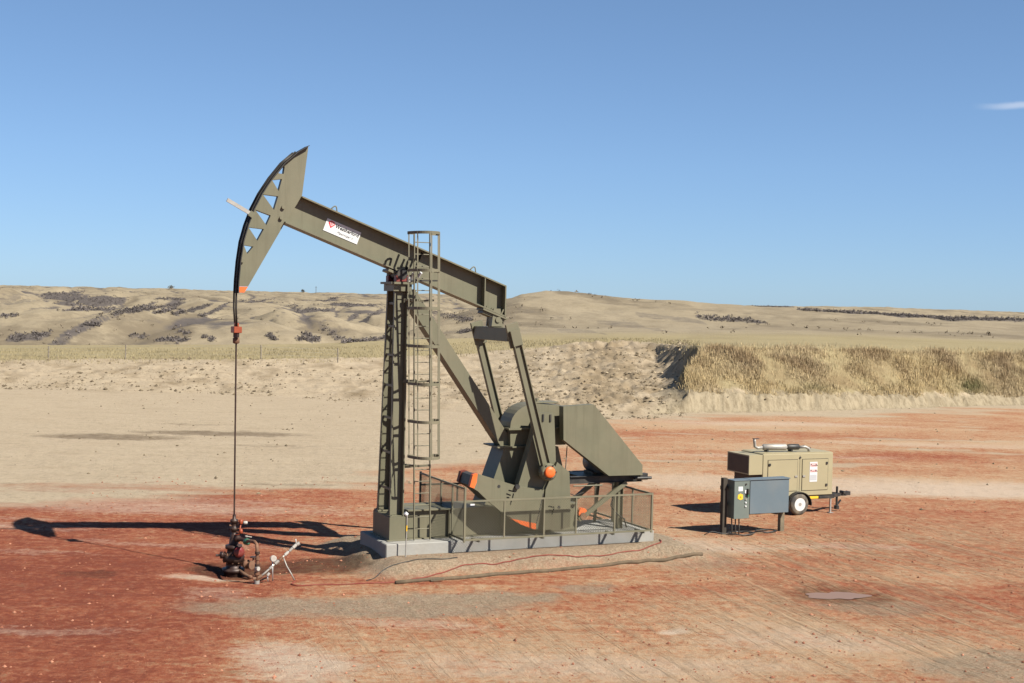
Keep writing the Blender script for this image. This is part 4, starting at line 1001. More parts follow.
    # fine mottling
    col = mix(mapr(nD, .35, .65, .0, .5), col, mix(1.0, col, (.62, .60, .58), 'MULTIPLY'))
    L.new(col, b.inputs['Base Color'])
    b.inputs['Roughness'].default_value = 0.95
    b.inputs['Specular IOR Level'].default_value = 0.15
    bp = N.new('ShaderNodeBump'); bp.inputs['Strength'].default_value = 0.9; bp.inputs['Distance'].default_value = 0.10
    h = math_('ADD', math_('MULTIPLY', nC, .55), math_('MULTIPLY', nD, .22)); h = math_('ADD', h, math_('MULTIPLY', nB, .5)); h = math_('ADD', h, math_('MULTIPLY', rutm, .6))
    L.new(h, bp.inputs['Height']); L.new(bp.outputs['Normal'], b.inputs['Normal'])
    return m
C_TAN1, C_TAN2, C_TAN3 = (.42, .338, .236), (.47, .382, .272), (.365, .290, .195)
C_TAN4, C_TAN5 = (.47, .38, .27), (.29, .21, .13)
C_DUST = (.53, .425, .335)
C_ROUGH = (.215, .160, .095)
C_DEEP, C_RED1, C_RED2, C_RED3, C_PALE = (.195, .050, .026), (.295, .090, .045), (.345, .142, .074), (.405, .222, .122), (.46, .315, .195)
C_GR1, C_GR2, C_GR3 = (.185, .145, .100), (.375, .300, .215), (.30, .235, .16)
C_WET = (.045, .022, .012)
C_CLAY1, C_CLAY2 = (.340, .280, .190), (.185, .145, .092)
C_GS1, C_GS2, C_GS3, C_GS4 = (.330, .270, .150), (.300, .245, .135), (.360, .295, .170), (.240, .190, .108)
C_BANK = (.21, .15, .08)
C_HL1, C_HL2, C_HL3 = (.285, .232, .154), (.350, .290, .198), (.190, .150, .100)
C_SAGE = (.165, .132, .090)
C_BR1, C_BR2 = (.090, .078, .075), (.130, .110, .095)

for _n in [k for k in globals() if k.startswith('C_')]:
    globals()[_n] = tuple(c * ALB for c in globals()[_n])

def build_terrain():
    fine = np.arange(-24.0, 24.001, 0.09)
    co = np.concatenate([np.arange(-180, -24, 3.0), fine, np.arange(24.5, 60, 1.0), np.arange(60, 180, 4.0)])
    phi = np.radians(co)
    rs = [0.02, 3, 7, 11, 15, 18]
    r = 19.5
    while r < 4500:
        rs.append(r)
        st = max(0.07, r * r / 9180 * 1.25)
        if r > 112: st = min(st, r * 0.0075)
        if 82 < r < 118: st = min(st, 0.45)
        r += st
    rs = np.array(rs)
    P, RR = np.meshgrid(phi, rs)
    X = RR * np.sin(P); Y = RR * np.cos(P)
    sh = X.shape
    xs, ys = X.ravel(), Y.ravel()
    zb, s, Ds, Yw = base_height(xs, ys)
    z = height(xs, ys)
    zn = zones(xs, ys, z, s, Ds, Yw)
    mat = ground_material()
    nr, nc = sh
    idx = np.arange(nr * nc).reshape(sh)
    def quads(i0, i1):
        a = idx[i0:i1, :]; b = np.roll(idx, -1, axis=1)[i0:i1, :]; c = np.roll(idx, -1, axis=1)[i0 + 1:i1 + 1, :]; d = idx[i0 + 1:i1 + 1, :]
        return np.stack([a, b, c, d], -1).reshape(-1, 4)
    split = int(np.searchsorted(rs, 165))
    for name, i0, i1 in (('ground', 0, split), ('hills', split, nr - 1)):
        q = quads(i0, i1); q = q[:, ::-1]
        base = idx[i0, 0]; n = (i1 - i0 + 1) * nc
        q = q - base
        if i0 == 0:      # close the small hole under the camera
            pass
        me = bpy.data.meshes.new(name)
        me.vertices.add(n); me.vertices.foreach_set('co', np.stack([xs, ys, z], -1)[base:base + n].astype(np.float32).ravel())
        me.loops.add(q.size); me.loops.foreach_set('vertex_index', q.astype(np.int32).ravel())
        me.polygons.add(len(q)); me.polygons.foreach_set('loop_start', np.arange(0, q.size, 4, dtype=np.int32))
        me.polygons.foreach_set('use_smooth', np.ones(len(q), bool))
        me.update(calc_edges=True)
        for k, a in zn.items(): set_attr(me, k, a[base:base + n])
        me.materials.append(mat)
        o = bpy.data.objects.new(name, me); COL.objects.link(o); tag(o, kind='structure')
build_terrain()
# ------------------------------------------------------------------ concrete slab and puddle
SLAB_Z = 0.64
t = MB()
t.box(0, 7.85, -1.1, 1.1, 0.12, SLAB_Z, 'concrete')
slab = t.build('concrete_slab', bevel=0.02); slab.location = UNIT; slab.rotation_euler = (0, 0, YAW); tag(slab, kind='structure')

# ------------------------------------------------------------------ pump jack; x runs from the well to the motor, -y is the camera's side
pj = thing('pump_jack', 'tall olive green pump jack with its horse head raised over the wellhead', 'pump jack', UNIT, YAW)

SHADOW_STROKES = [[(0.18, 7.81), (0.2, 7.9), (0.25, 7.95), (0.31, 7.97), (0.35, 7.96), (0.33, 7.87), (0.31, 7.8)], [(0.56, 8.08), (0.51, 7.95), (0.44, 7.75)],
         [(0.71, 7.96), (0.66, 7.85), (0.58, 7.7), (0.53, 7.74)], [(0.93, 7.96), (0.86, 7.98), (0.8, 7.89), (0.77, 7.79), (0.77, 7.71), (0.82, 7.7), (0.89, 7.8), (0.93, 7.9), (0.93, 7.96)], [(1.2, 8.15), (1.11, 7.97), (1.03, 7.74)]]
# walking beam
def beam_z(x, top=True): return (9.46 if top else 8.62) - 0.371 * (x + 2.13)
B0, B1 = Vector((-2.35, 0, 9.13)), Vector((3.6, 0, 6.94))
bd = (B1 - B0).normalized(); bn = Vector((-bd.z, 0, bd.x))        # along the beam, and up across it
BX0, BX1 = -2.30, 3.53
t = MB()
def strip(x0, x1, a, b_): return [(x0, beam_z(x0) - b_), (x1, beam_z(x1) - b_), (x1, beam_z(x1) - a), (x0, beam_z(x0) - a)]
t.prism([(-2.53, beam_z(-2.53) - .815), (BX1, beam_z(BX1) - .815), (BX1, beam_z(BX1) - .038), (-2.14, beam_z(-2.14) - .038)], -.015, .015, 'olive')
t.prism(strip(-2.12, BX1, 0, .037), -.245, .245, 'olive'); t.prism(strip(-2.545, BX1, .816, .853), -.245, .245, 'olive')
beam = t.build('walking_beam', pj, 0.004)
t = MB()
for s in (-1, 1):
    t = MB(); t.prism(strip(2.93, 2.96, .039, .814), min(s * .017, s * .235), max(s * .017, s * .235), 'olive'); t.build('stiffener_plate', beam)
t = MB(); t.prism(strip(BX1 + .001, BX1 + .035, 0, .853), -.25, .25, 'olive'); t.build('end_plate', beam)
for d in (1.05, 5.2):
    t = MB(); c = B0 + bd * d + bn * 0.40
    t.tube([c + bd * (-0.09 + 0.18 * i / 8) + bn * 0.13 * math.sin(math.pi * i / 8) for i in range(9)], 0.016, 'olive'); t.build('lifting_eye', beam)
# sign with the maker's name
t = MB()
sc_ = Vector((-1.0, 0, 8.625)); y_s = -0.022
def sp(a, b_, y): p = sc_ + bd * a + bn * b_; return (p.x, y, p.z)
W_, H_ = 0.485, 0.165
t.prism([(sp(-W_, -H_, 0)[0], sp(-W_, -H_, 0)[2]), (sp(W_, -H_, 0)[0], sp(W_, -H_, 0)[2]), (sp(W_, H_, 0)[0], sp(W_, H_, 0)[2]), (sp(-W_, H_, 0)[0], sp(-W_, H_, 0)[2])], y_s - 0.006, y_s, 'white')
def sprism(pts, y0, y1, m): t.prism([(sp(a, b_, 0)[0], sp(a, b_, 0)[2]) for a, b_ in pts], y0, y1, m)
sprism([(-.40, .13), (-.34, .145), (-.27, .13), (-.235, .075), (-.32, -.045), (-.42, .07)], y_s - 0.010, y_s - 0.0062, 'logored')
for pts in ([(-.385, .105), (-.365, .112), (-.315, .015), (-.325, .0)], [(-.335, .12), (-.315, .115), (-.285, .06), (-.298, .045)], [(-.27, .105), (-.258, .09), (-.305, .02), (-.315, .03)]):
    sprism(pts, y_s - 0.013, y_s - 0.0102, 'white')
t.text('Weatherford', 0.125, sp(-.215, 0.015, y_s - 0.010), bd, bn, 'ink', bold=0.002)
t.text('Maximizer II', 0.092, sp(-.13, -0.105, y_s - 0.010), bd, bn, 'inkgrey', shear=0.35)
t.build('sign', beam)

# shadow marks on the web above the tower, painted in as dark strokes
for st_ in SHADOW_STROKES:
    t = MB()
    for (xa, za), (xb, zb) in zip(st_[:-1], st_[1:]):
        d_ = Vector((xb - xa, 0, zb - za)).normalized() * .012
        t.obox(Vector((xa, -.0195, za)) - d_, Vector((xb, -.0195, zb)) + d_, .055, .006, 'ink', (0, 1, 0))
    t.build('painted_shadow', beam)

# horse head
HEAD_ARC = [(-1.97, 10.75), (-2.27, 10.56), (-2.59, 10.27), (-2.89, 9.88), (-3.15, 9.47), (-3.34, 9.08), (-3.49, 8.66), (-3.60, 8.24), (-3.665, 7.75), (-3.70, 7.28), (-3.71, 6.97)]
HOLES = [[(-2.72, 10.01), (-2.60, 10.17), (-2.555, 10.19), (-2.58, 10.0)], [(-2.875, 9.83), (-2.62, 9.87), (-2.70, 9.56)], [(-3.105, 9.46), (-2.71, 9.43), (-2.81, 9.08)],
         [(-3.295, 9.07), (-2.89, 8.94), (-3.0, 8.69)], [(-3.45, 8.62), (-3.06, 8.59), (-3.22, 8.29)], [(-3.56, 8.17), (-3.32, 8.14), (-3.47, 7.95)]]
def shrink(h, k=0.93):
    cx = sum(p[0] for p in h) / len(h); cz = sum(p[1] for p in h) / len(h)
    return [(cx + (x - cx) * k, cz + (z - cz) * k) for x, z in h]
arc_in = [(x + 0.022 * (1 if i else 0.2), z - 0.012) for i, (x, z) in enumerate(HEAD_ARC)]
t = MB()
t.prism(list(reversed(arc_in[:-2])) + [(-1.96, 10.69), (-2.10, 9.46), (-2.52, 8.78), (-3.435, 7.14), (-3.655, 7.14)], -0.10, 0.10, 'olive', holes=[shrink(h, 1.0) for h in HOLES])
head = t.build('horsehead', pj, 0.003)
t = MB(); t.prism([(-3.655, 7.13), (-3.44, 7.13), (-3.53, 6.985), (-3.655, 6.985)], -0.101, 0.101, 'orange'); t.build('painted_tip', head)
t = MB()
for i in range(len(HEAD_ARC) - 1):
    (xa, za), (xb, zb) = HEAD_ARC[i], HEAD_ARC[i + 1]
    t.prism([(xa, za), (xa + .021, za - .008), (xb + .021, zb - .008), (xb, zb)], -0.23, 0.23, 'black')
t.build('cable_track', head)
t = MB(); t.obox((-3.42, -0.20, 8.95), (-4.02, -0.20, 9.27), 0.05, 0.09, 'dullsteel', (0, 0, 1)); t.obox((-3.36, -0.215, 8.90), (-3.46, -0.215, 8.97), 0.09, 0.14, 'olive', (0, 0, 1)); t.build('guide_bar', head)
for p in ((-2.58, 9.16), (-2.63, 8.89), (-3.60, 7.78)):
    t = MB(); t.cyl((p[0], -0.101, p[1]), (p[0], -0.16, p[1]), 0.05, 'olive', 8); t.build('bolt', head)

# bridle, carrier bar and polished rod
for s in (-1, 1):
    t = MB()
    pts = [(x - 0.025, s * 0.13, z + 0.01) for x, z in HEAD_ARC[1:]] + [(-3.735, s * 0.13, 6.6), (-3.70, s * 0.10, 6.1)]
    t.tube(pts, 0.024, 'cable'); t.build('bridle_cable', pj)
t = MB(); t.box(-3.79, -3.59, -0.19, 0.19, 5.97, 6.13, 'redorange'); t.box(-3.74, -3.64, -0.07, 0.07, 6.131, 6.22, 'redorange')
for s in (-1, 1): t.cyl((-3.69, s * .12, 5.86), (-3.69, s * .12, 5.969), .05, 'darkrust', 10)
t.build('carrier_bar', pj, 0.01)
t = MB(); t.lathe((-3.69, 0, 5.70), (0, 0, 1), [(0, .05), (.02, .085), (.14, .085), (.15, .06), (.26, .06)], 'rust', 12); t.build('rod_clamp', pj)
t = MB(); t.cyl((-3.66, 0, 1.2), (-3.69, 0, 5.97), 0.022, 'darkrust', 10); t.build('polished_rod', pj)

# Samson post
sp_ = MB()
sp_.box(0.22, 0.66, -0.68, 0.68, SLAB_Z + 0.003, 1.26, 'olive')
sp_.box(0.16, 0.74, -0.72, 0.72, SLAB_Z + 0.002, 0.67, 'olive')
for y in (-.62, -.38, .38, .62):
    for x in (.30, .58): sp_.cyl((x, y, 1.262), (x, y, 1.32), .028, 'olive', 6)
post = sp_.build('samson_post', pj, 0.004)
for s in (-1, 1):
    t = MB(); pa, pb = Vector((0.43, s * 0.50, 1.301)), Vector((0.52, s * 0.27, 7.30))
    t.obox(pa, pb, .03, .27, 'olive', (1, 0, 0))
    for x_, y_, w_ in ((.152, -.07, .25), (-.152, -.02, .09)):            # channel: a deep flange on the well side's back, a lip on the front
        o_ = Vector((x_, y_, 0)); t.obox(pa + o_, pb + o_, w_, .03, 'olive', (1, 0, 0))
    t.box(0.24, 0.62, s * 0.5 - .17, s * 0.5 + .17, 1.262, 1.30, 'olive'); t.build('leg', post, 0.003)
def leg_y(z): return 0.50 - 0.23 * (z - 1.263) / 6.037
for z in (1.95, 2.9, 3.8, 4.65, 5.45, 6.2, 6.8):
    t = MB(); y = leg_y(z) - 0.016; xc = 0.43 + .09 * (z - 1.26) / 6.04
    t.obox((xc - .1, -y, z), (xc - .1, y, z), 0.06, 0.06, 'olive'); t.build('cross_brace', post)
t = MB(); t.box(0.22, 0.86, -0.46, 0.46, 7.303, 7.36, 'olive'); t.box(.30, .80, -.40, .40, 7.12, 7.302, 'olive'); t.build('cap_plate', post)
t = MB()
t.cyl((0.52, -0.42, 7.545), (0.52, 0.42, 7.545), 0.115, 'black', 16)
for s in (-1, 1):
    t.box(0.36, 0.70, s * .33 - .10, s * .33 + .10, 7.362, 7.53, 'red'); t.lathe((0.52, s * .33 - .11, 7.56), (0, 1, 0), [(0, .14), (.22, .14)], 'black', 16)
t.obox((0.2, 0, beam_z(0.2, False) - .09), (1.0, 0, beam_z(1.0, False) - .09), 0.5, 0.07, 'olive', bn)
t.build('saddle_bearing', pj, 0.006)
t = MB()
t.cyl((0.95, -.26, 7.40), (1.05, -.40, 7.62), .04, 'white', 8); t.cyl((.78, -.30, 7.36), (.84, -.42, 7.60), .05, 'dullsteel', 8); t.cyl((.70, -.44, 7.37), (.70, -.44, 7.50), .05, 'white', 8)
t.obox((0.7, -.40, 7.40), (1.55, -.46, 7.42), .03, .04, 'black'); t.build('grease_fitting', pj)

# back leg
t = MB(); t.obox((0.80, 0, 7.08), (3.80, 0, 2.90), 0.42, 0.36, 'olive', (1, 0, .7)); t.box(0.62, 1.02, -.22, .22, 6.92, 7.118, 'olive')
t.build('back_leg', pj, 0.004)

# caged ladder
ladder = thing('caged_ladder', None, None); ladder.parent = pj
LX0, LX1, LY = 0.86, 1.30, -0.80
for z in (2.6, 4.8, 6.9):
    t = MB(); t.obox((LX0 + .02, LY + .02, z), (0.60, -leg_y(z) - .12, z), .05, .05, 'fence')
    t.obox((LX1 - .02, LY + .02, z), (0.66, -leg_y(z) - .12, z - .05), .05, .05, 'fence'); t.obox((.58, -leg_y(z) - .13, z - .02), (.70, -leg_y(z) - .13, z - .02), .03, .10, 'fence'); t.build('bracket', ladder)
for x0, x1 in ((LX0, LX0 - .17), (LX1, LX1 - .18)):
    t = MB(); t.obox((x0, LY, SLAB_Z + .02), (x1, LY, 8.65), 0.025, 0.06, 'fence', (0, 1, 0)); t.build('rail', ladder)
z = 0.95
while z < 8.5:
    k = (z - .64) / 8.0; t = MB(); t.cyl((LX0 - .17 * k, LY, z), (LX1 - .18 * k, LY, z), 0.012, 'fence', 6); t.build('rung', ladder); z += 0.31
def hoop_pt(a, z):
    k = (z - .64) / 8.0; cx = (LX0 + LX1) / 2 - .175 * k
    return (cx - 0.405 * math.cos(a), LY - 0.02 - 0.70 * math.sin(a), z)
for z in (8.62, 7.66, 6.69, 5.72, 4.75, 3.78, 2.86):
    t = MB(); n = 22
    for i in range(n):
        p, q = hoop_pt(math.pi * i / n, z), hoop_pt(math.pi * (i + 1) / n, z)
        t.obox(p, q, 0.01, 0.075, 'fence', (0, 0, 1))
    k = (z - .64) / 8.0
    t.obox(hoop_pt(0, z), (LX0 - .17 * k + .0, LY - .02, z), .01, .075, 'fence'); t.obox(hoop_pt(math.pi, z), (LX1 - .18 * k, LY - .02, z), .01, .075, 'fence')
    t.build('hoop', ladder)
for a in (0.15, 0.75, 1.57, 2.40, 2.98):
    t = MB(); p, q = hoop_pt(a, 2.84), hoop_pt(a, 8.64); t.obox((p[0], p[1] + .012, p[2]), (q[0], q[1] + .012, q[2]), 0.010, 0.03, 'fence', (1, 0, 0)); t.build('cage_bar', ladder)

# base skid and gearbox pedestal
t = MB()
for s in (-1, 1):
    t.box(0.745, 5.70, s * .47 - .015, s * .47 + .015, SLAB_Z + .03, 1.38, 'olive')
    t.box(0.745, 5.70, s * .47 - .13, s * .47 + .13, 1.381, 1.42, 'olive')
    t.box(0.745, 5.70, s * .47 - .13, s * .47 + .13, SLAB_Z + .002, SLAB_Z + .029, 'olive')
    for x in (1.9, 3.4, 4.9): t.box(x, x + .03, s * .47 + .016 * s, s * .47 + .11 * s, .671, 1.379, 'olive')
t.box(0.75, 1.9, -.339, .339, 1.30, 1.40, 'olive'); t.box(5.66, 5.70, -.454, .454, .671, 1.379, 'olive')
t.box(1.9, 5.70, -.339, .339, 1.384, 1.419, 'olive')
t.build('base_skid', pj, 0.003)
t = MB(); t.prism([(2.98, 1.423), (3.54, 2.97), (5.15, 2.97), (5.55, 1.423)], -.42, .42, 'olive'); t.prism([(3.3, 2.971), (4.2, 2.971), (4.2, 3.01), (3.3, 3.01)], -.5, .5, 'olive')
t.build('gearbox_pedestal', pj, 0.006)
g = MB()
g.prism([(3.72, 3.012), (3.70, 3.45), (5.38, 3.45), (5.38, 3.012)], -.40, .40, 'olive')
arcp = [(3.72 + 0.75 - 0.75 * math.cos(a), 3.53 + 0.62 * math.sin(a)) for a in [math.pi / 2 * i / 8 for i in range(9)]]
g.prism(list(reversed(arcp)) + [(3.72, 3.50), (5.38, 3.50), (5.38, 4.08)][0:3], -.36, .36, 'olive')
gear = g.build('gearbox', pj, 0.01)
t = MB(); t.box(3.62, 5.46, -.50, .50, 3.451, 3.499, 'olive'); t.build('joint_flange', gear)
t = MB(); t.box(4.5, 5.2, -.26, .26, 4.152, 4.19, 'olive'); t.cyl((4.62, -.1, 4.19), (4.62, -.1, 4.28), .05, 'olive', 10); t.build('inspection_cover', gear, .004)
t = MB(); t.cyl((4.47, -.99, 3.60), (4.47, .99, 3.60), 0.17, 'dullsteel', 20); t.build('crank_shaft', gear)

# cranks with their counterweights, pitmans
CRANK = [(4.25, 3.96), (4.72, 3.94), (4.80, 2.70), (4.90, 1.02), (4.12, 1.02), (3.72, 2.06), (4.07, 3.18)]
WL = [(2.28, 2.05), (2.36, 2.35), (2.49, 2.38), (3.70, 2.00), (4.42, 1.90), (4.25, .84), (4.08, .88), (3.78, 1.0), (3.5, 1.15), (3.17, 1.36), (2.85, 1.6), (2.5, 1.92)]
WR = [(4.46, 1.9), (4.79, 2.63), (5.16, 2.35), (5.22, 1.5), (5.22, .86), (4.9, .79), (4.40, .82)]
for s in (-1, 1):
    def yy(a, b_): return (min(s * a, s * b_), max(s * a, s * b_))
    t = MB(); y0, y1 = yy(.72, 1.0); t.prism(CRANK, y0, y1, 'olive')
    for zx in ((4.36, 3.86), (4.58, 3.85)): t.box(zx[0], zx[0] + .05, *yy(1.001, 1.03), zx[1] - .14, zx[1] + .06, 'black')
    cr = t.build('crank_arm', pj, 0.006)
    for nm, W in (('left', WL), ('right', WR)):
        if s > 0 and nm == 'left': continue            # the far crank carries no left hand weight in view
        t = MB(); y0, y1 = yy(1.004, 1.12); t.prism(W, y0, y1, 'olive')
        if nm == 'left':
            t.prism([(2.30, 2.07), (2.36, 2.33), (2.49, 2.36), (2.92, 2.23), (2.92, 1.60), (2.85, 1.62), (2.5, 1.94)], *yy(.30, 1.003), 'black')  # shaded end of the olive weight, painted black
            t.prism([(2.27, 2.07), (2.34, 2.35), (2.49, 2.37), (2.6, 2.32), (2.6, 1.88), (2.5, 1.94)], *yy(.14, .299), 'shadedorange')  # far orange edge, its shade painted in
            y0, y1 = yy(1.0, 1.13); t.prism([(2.255, 2.05), (2.34, 2.365), (2.47, 2.385), (2.45, 2.16), (2.38, 2.0)], y0, y1, 'orange')
            y0, y1 = yy(1.0, 1.126); t.prism([(3.46, 1.16), (4.2, 1.0), (4.20, .835), (4.08, .865), (3.77, .985)], y0, y1, 'orange')
            t.cyl((3.60, s * 1.12, 2.01), (3.60, s * 1.20, 2.01), .07, 'black', 8)
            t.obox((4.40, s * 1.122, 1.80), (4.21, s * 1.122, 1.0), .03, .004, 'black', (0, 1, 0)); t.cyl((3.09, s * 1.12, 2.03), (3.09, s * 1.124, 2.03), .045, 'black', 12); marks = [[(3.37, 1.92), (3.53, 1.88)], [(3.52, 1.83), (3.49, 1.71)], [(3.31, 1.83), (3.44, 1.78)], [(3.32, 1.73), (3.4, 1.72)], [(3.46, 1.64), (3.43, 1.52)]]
        else:
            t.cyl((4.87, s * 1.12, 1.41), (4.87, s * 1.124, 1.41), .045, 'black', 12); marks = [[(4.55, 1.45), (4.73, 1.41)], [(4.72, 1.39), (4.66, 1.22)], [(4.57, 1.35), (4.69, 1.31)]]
        for (xa, za), (xb, zb) in marks: t.obox((xa, s * 1.1225, za), (xb, s * 1.1225, zb), .035, .005, 'ink', (0, 1, 0))  # shadows of a bolt row, painted on as dark strokes
        t.build('counterweight', cr, 0.01)
    # pitman
    top = Vector((3.38, s * 1.27, 6.05)); bot = Vector((4.43, s * 1.27, 2.40))
    d = (bot - top).normalized()
    t = MB(); t.hbeam(top, bot - d * .12, 0.23, 0.15, 'olive', (1, 0, 0), 0.025, 0.03)
    t.obox(top - d * .12, top + d * .30, .18, .27, 'olive', (1, 0, 0))
    pm = t.build('pitman_arm', pj, 0.003)
    t = MB(); t.lathe((4.43, s * 1.13, 2.40), (0, s, 0), [(0, .20), (.05, .24), (.22, .24), (.26, .20)], 'olive', 20); t.lathe((4.43, s * 1.392, 2.40), (0, s, 0), [(0, .148), (.06, .148), (.075, .13), (.085, .06)], 'orange', 18)
    for i in range(6):
        an = i * math.pi / 3; t.cyl((4.43 + .2 * math.cos(an), s * 1.391, 2.40 + .2 * math.sin(an)), (4.43 + .2 * math.cos(an), s * 1.41, 2.40 + .2 * math.sin(an)), .022, 'black', 6)
    t.build('wrist_pin', pm)

# equalizer and tail bearing
t = MB(); t.box(3.22, 3.58, -1.165, 1.165, 5.86, 6.22, 'olive')
dpm = Vector((1.05, 0, -3.65)).normalized(); tpm = Vector((3.38, 0, 6.05))
for s in (-1, 1): t.obox(tpm - dpm * .30 + Vector((0, s * 1.21, 0)), tpm + dpm * .34 + Vector((0, s * 1.21, 0)), .08, .36, 'olive', (1, 0, 0))
t.build('equalizer', pj, 0.01)
t = MB()
mid = Vector((3.27, 0, beam_z(3.27) - .853))
t.obox(mid - bd * .38 - bn * .03, mid + bd * .38 - bn * .03, .48, .055, 'olive', bn)
t.obox(mid - bd * .34 - bn * .10, mid + bd * .34 - bn * .10, .36, .08, 'olive', bn)
for s in (-1, 1): t.prism([(3.17, 6.24), (3.50, 6.24), (3.42, 6.72), (3.22, 6.72)], s * .17 - .035, s * .17 + .035, 'olive')
t.cyl((3.35, -.24, 6.42), (3.35, .24, 6.42), .075, 'olive', 14); t.box(3.2, 3.55, -.13, .13, 6.221, 6.5, 'olive')
t.obox((3.50, -.22, 6.70), (3.36, -.22, 6.40), .03, .04, 'olive')
for x in (-.25, -.1, .05, .2):
    c = mid + bd * x + bn * .036 + Vector((0, -.12, 0)); t.cyl(c, c + bn * .06, .035, 'olive', 6)
t.build('tail_bearing', pj, 0.004)

# belt guard, motor deck, motor
t = MB()
GP = [(5.04, 4.11), (5.97, 4.16), (7.54, 2.45), (7.55, 2.17), (6.49, 2.18), (5.07, 3.20)]
t.prism(GP, -.90, -.64, 'olive'); bg = t.build('belt_guard', pj, 0.012)
t = MB(); t.obox((6.2, -.60, 2.75), (7.0, -.60, 2.19), .06, .10, 'black'); t.build('guard_strut', bg)
dk = MB()
for y in (-.55, .55): dk.hbeam((5.45, y, 2.05), (7.72, y, 2.05), .20, .14, 'black', (0, 0, 1), .02, .02)
for x in (5.6, 6.3, 7.0, 7.62): dk.box(x, x + .1, -.478, .478, 1.99, 2.10, 'olive')
dk.box(5.8, 7.6, -.46, .46, 2.103, 2.14, 'olive')
dk.box(7.62, 7.86, -.66, -.48, 2.0, 2.18, 'black'); dk.cyl((7.4, -.70, 2.06), (7.95, -.70, 2.06), .04, 'black', 8)
dk.cyl((5.5, -.7, 1.90), (6.4, -.7, 1.90), .02, 'fence', 8)
deck = dk.build('motor_deck', pj, 0.004)
for x, y, w in ((6.95, .78, .07), (7.05, -.50, .16), (7.45, .55, .10)):
    t = MB(); t.hbeam((x, y, SLAB_Z + .002), (x, y * (1 if abs(y) < .6 else .72), 1.948), w, w, 'olive', (1, 0, 0), .012, .012); t.build('deck_leg', deck)
for y, xa, za, xb, zb, in ((.25, 5.72, 1.18, 6.75, 1.94), (-.60, 5.74, .95, 7.2, 1.94)):
    t = MB(); t.obox((xa, y, za), (xb, y, zb), .09, .12, 'olive'); t.build('brace', deck)
mt = MB(); mt.lathe((6.55, -.35, 2.45), (0, 1, 0), [(0, .20), (.03, .29), (.62, .29), (.68, .2)], 'grey', 20); mt.box(6.3, 6.8, -.3, .25, 2.142, 2.22, 'black')
mt.cyl((6.55, -.36, 2.45), (6.55, -.62, 2.45), .06, 'dullsteel', 10)
mt.build('electric_motor', pj)
t = MB(); t.cyl((5.86, -.62, 1.14), (5.86, -.46, 1.14), .13, 'orange', 16); t.cyl((5.86, -.665, 1.05), (5.86, -.622, 1.05), .10, 'rust', 12); t.box(5.72, 5.95, -.50, -.40, .95, 1.25, 'olive'); t.build('brake_drum', pj)
t = MB(); t.tube([(7.05, -.6, 1.9), (6.8, -.62, 1.6), (6.72, -.62, 1.3), (6.95, -.6, 1.05), (7.2, -.55, .9), (7.3, -.5, .66)], .02, 'black'); t.build('power_cable', pj)
t = MB(); t.tube([(5.3, -.66, 3.0), (5.25, -.66, 2.0), (5.3, -.65, 1.75), (5.6, -.6, 1.62), (5.9, -.55, 1.7)], .014, 'black'); t.build('brake_line', pj)

# ------------------------------------------------------------------ guard fence round the moving parts
gf = thing('guard_fence', 'low olive mesh safety fence standing around the cranks of the pump jack', 'fence', UNIT + AX * 4.8, YAW)
def fpt(x, y, z): return (x - 4.8, y, z)
def mesh_panel(name, p0, p1, z0, z1, pitch=0.075, th=0.0055):
    """flat sheet of diamond mesh from p0 to p1 (x,y), between two heights"""
    t = MB(); p0, p1 = Vector((*p0, 0)), Vector((*p1, 0)); L_ = (p1 - p0).length; d = (p1 - p0) / L_; H = z1 - z0
    nrm = Vector((-d.y, d.x, 0))
    k = -H
    while k < L_:
        a0, b0 = max(k, 0), max(-k, 0)
        a1 = min(k + H, L_); b1 = a1 - k
        if a1 - a0 > .02:
            for flip, off in ((0, .004), (1, -.004)):
                za, zb = (z0 + b0, z0 + b1) if not flip else (z1 - b0, z1 - b1)
                t.obox(p0 + d * a0 + nrm * off + Vector((0, 0, za)), p0 + d * a1 + nrm * off + Vector((0, 0, zb)), th, th, 'fence', nrm)
        k += pitch
    o = t.build(name, gf)
    return o
FN, FF, FL, FR = -1.50, 1.85, 1.98, 7.53
runs = [('near', (FL, FN), (FR, FN), [3.1, 4.25, 5.2, 6.37], 1.75), ('right', (FR, FN), (FR, FF), [-.40, .75], 1.75), ('far', (FL, FF), (FR, FF), [3.1, 4.25, 5.2, 6.37], 1.75), ('left', (FL, FN), (FL, FF), [-.62, .22, 1.05], 2.08)]
for nm, a, b_, mids, ht in runs:
    t = MB(); A_, B_ = Vector((a[0] - 4.8, a[1], 0)), Vector((b_[0] - 4.8, b_[1], 0)); dd = (B_ - A_).normalized()
    zb = 0.72
    A2, B2 = A_ + dd * .026, B_ - dd * .026
    t.obox(A2 + Vector((0, 0, ht - .025)), B2 + Vector((0, 0, ht - .025)), .045, .045, 'fence')
    t.obox(A2 + Vector((0, 0, zb)), B2 + Vector((0, 0, zb)), .045, .045, 'fence')
    t.build('rail', gf)
    for m_ in mids:
        p = (m_ - 4.8, a[1]) if nm in ('near', 'far') else (a[0] - 4.8, m_)
        t = MB(); t.box(p[0] - .02, p[0] + .02, p[1] - .02, p[1] + .02, .745, ht - .05, 'fence'); t.build('fence_post', gf)
    mesh_panel('mesh_panel', (A2.x, A2.y), (B2.x, B2.y), .745, ht - .05)
for x, y, ht in ((FL, FN, 2.10), (FR, FN, 1.76), (FL, FF, 2.10), (FR, FF, 1.76)):
    t = MB(); t.box(x - 4.8 - .025, x - 4.8 + .025, y - .025, y + .025, .66, ht, 'fence'); t.build('fence_post', gf)
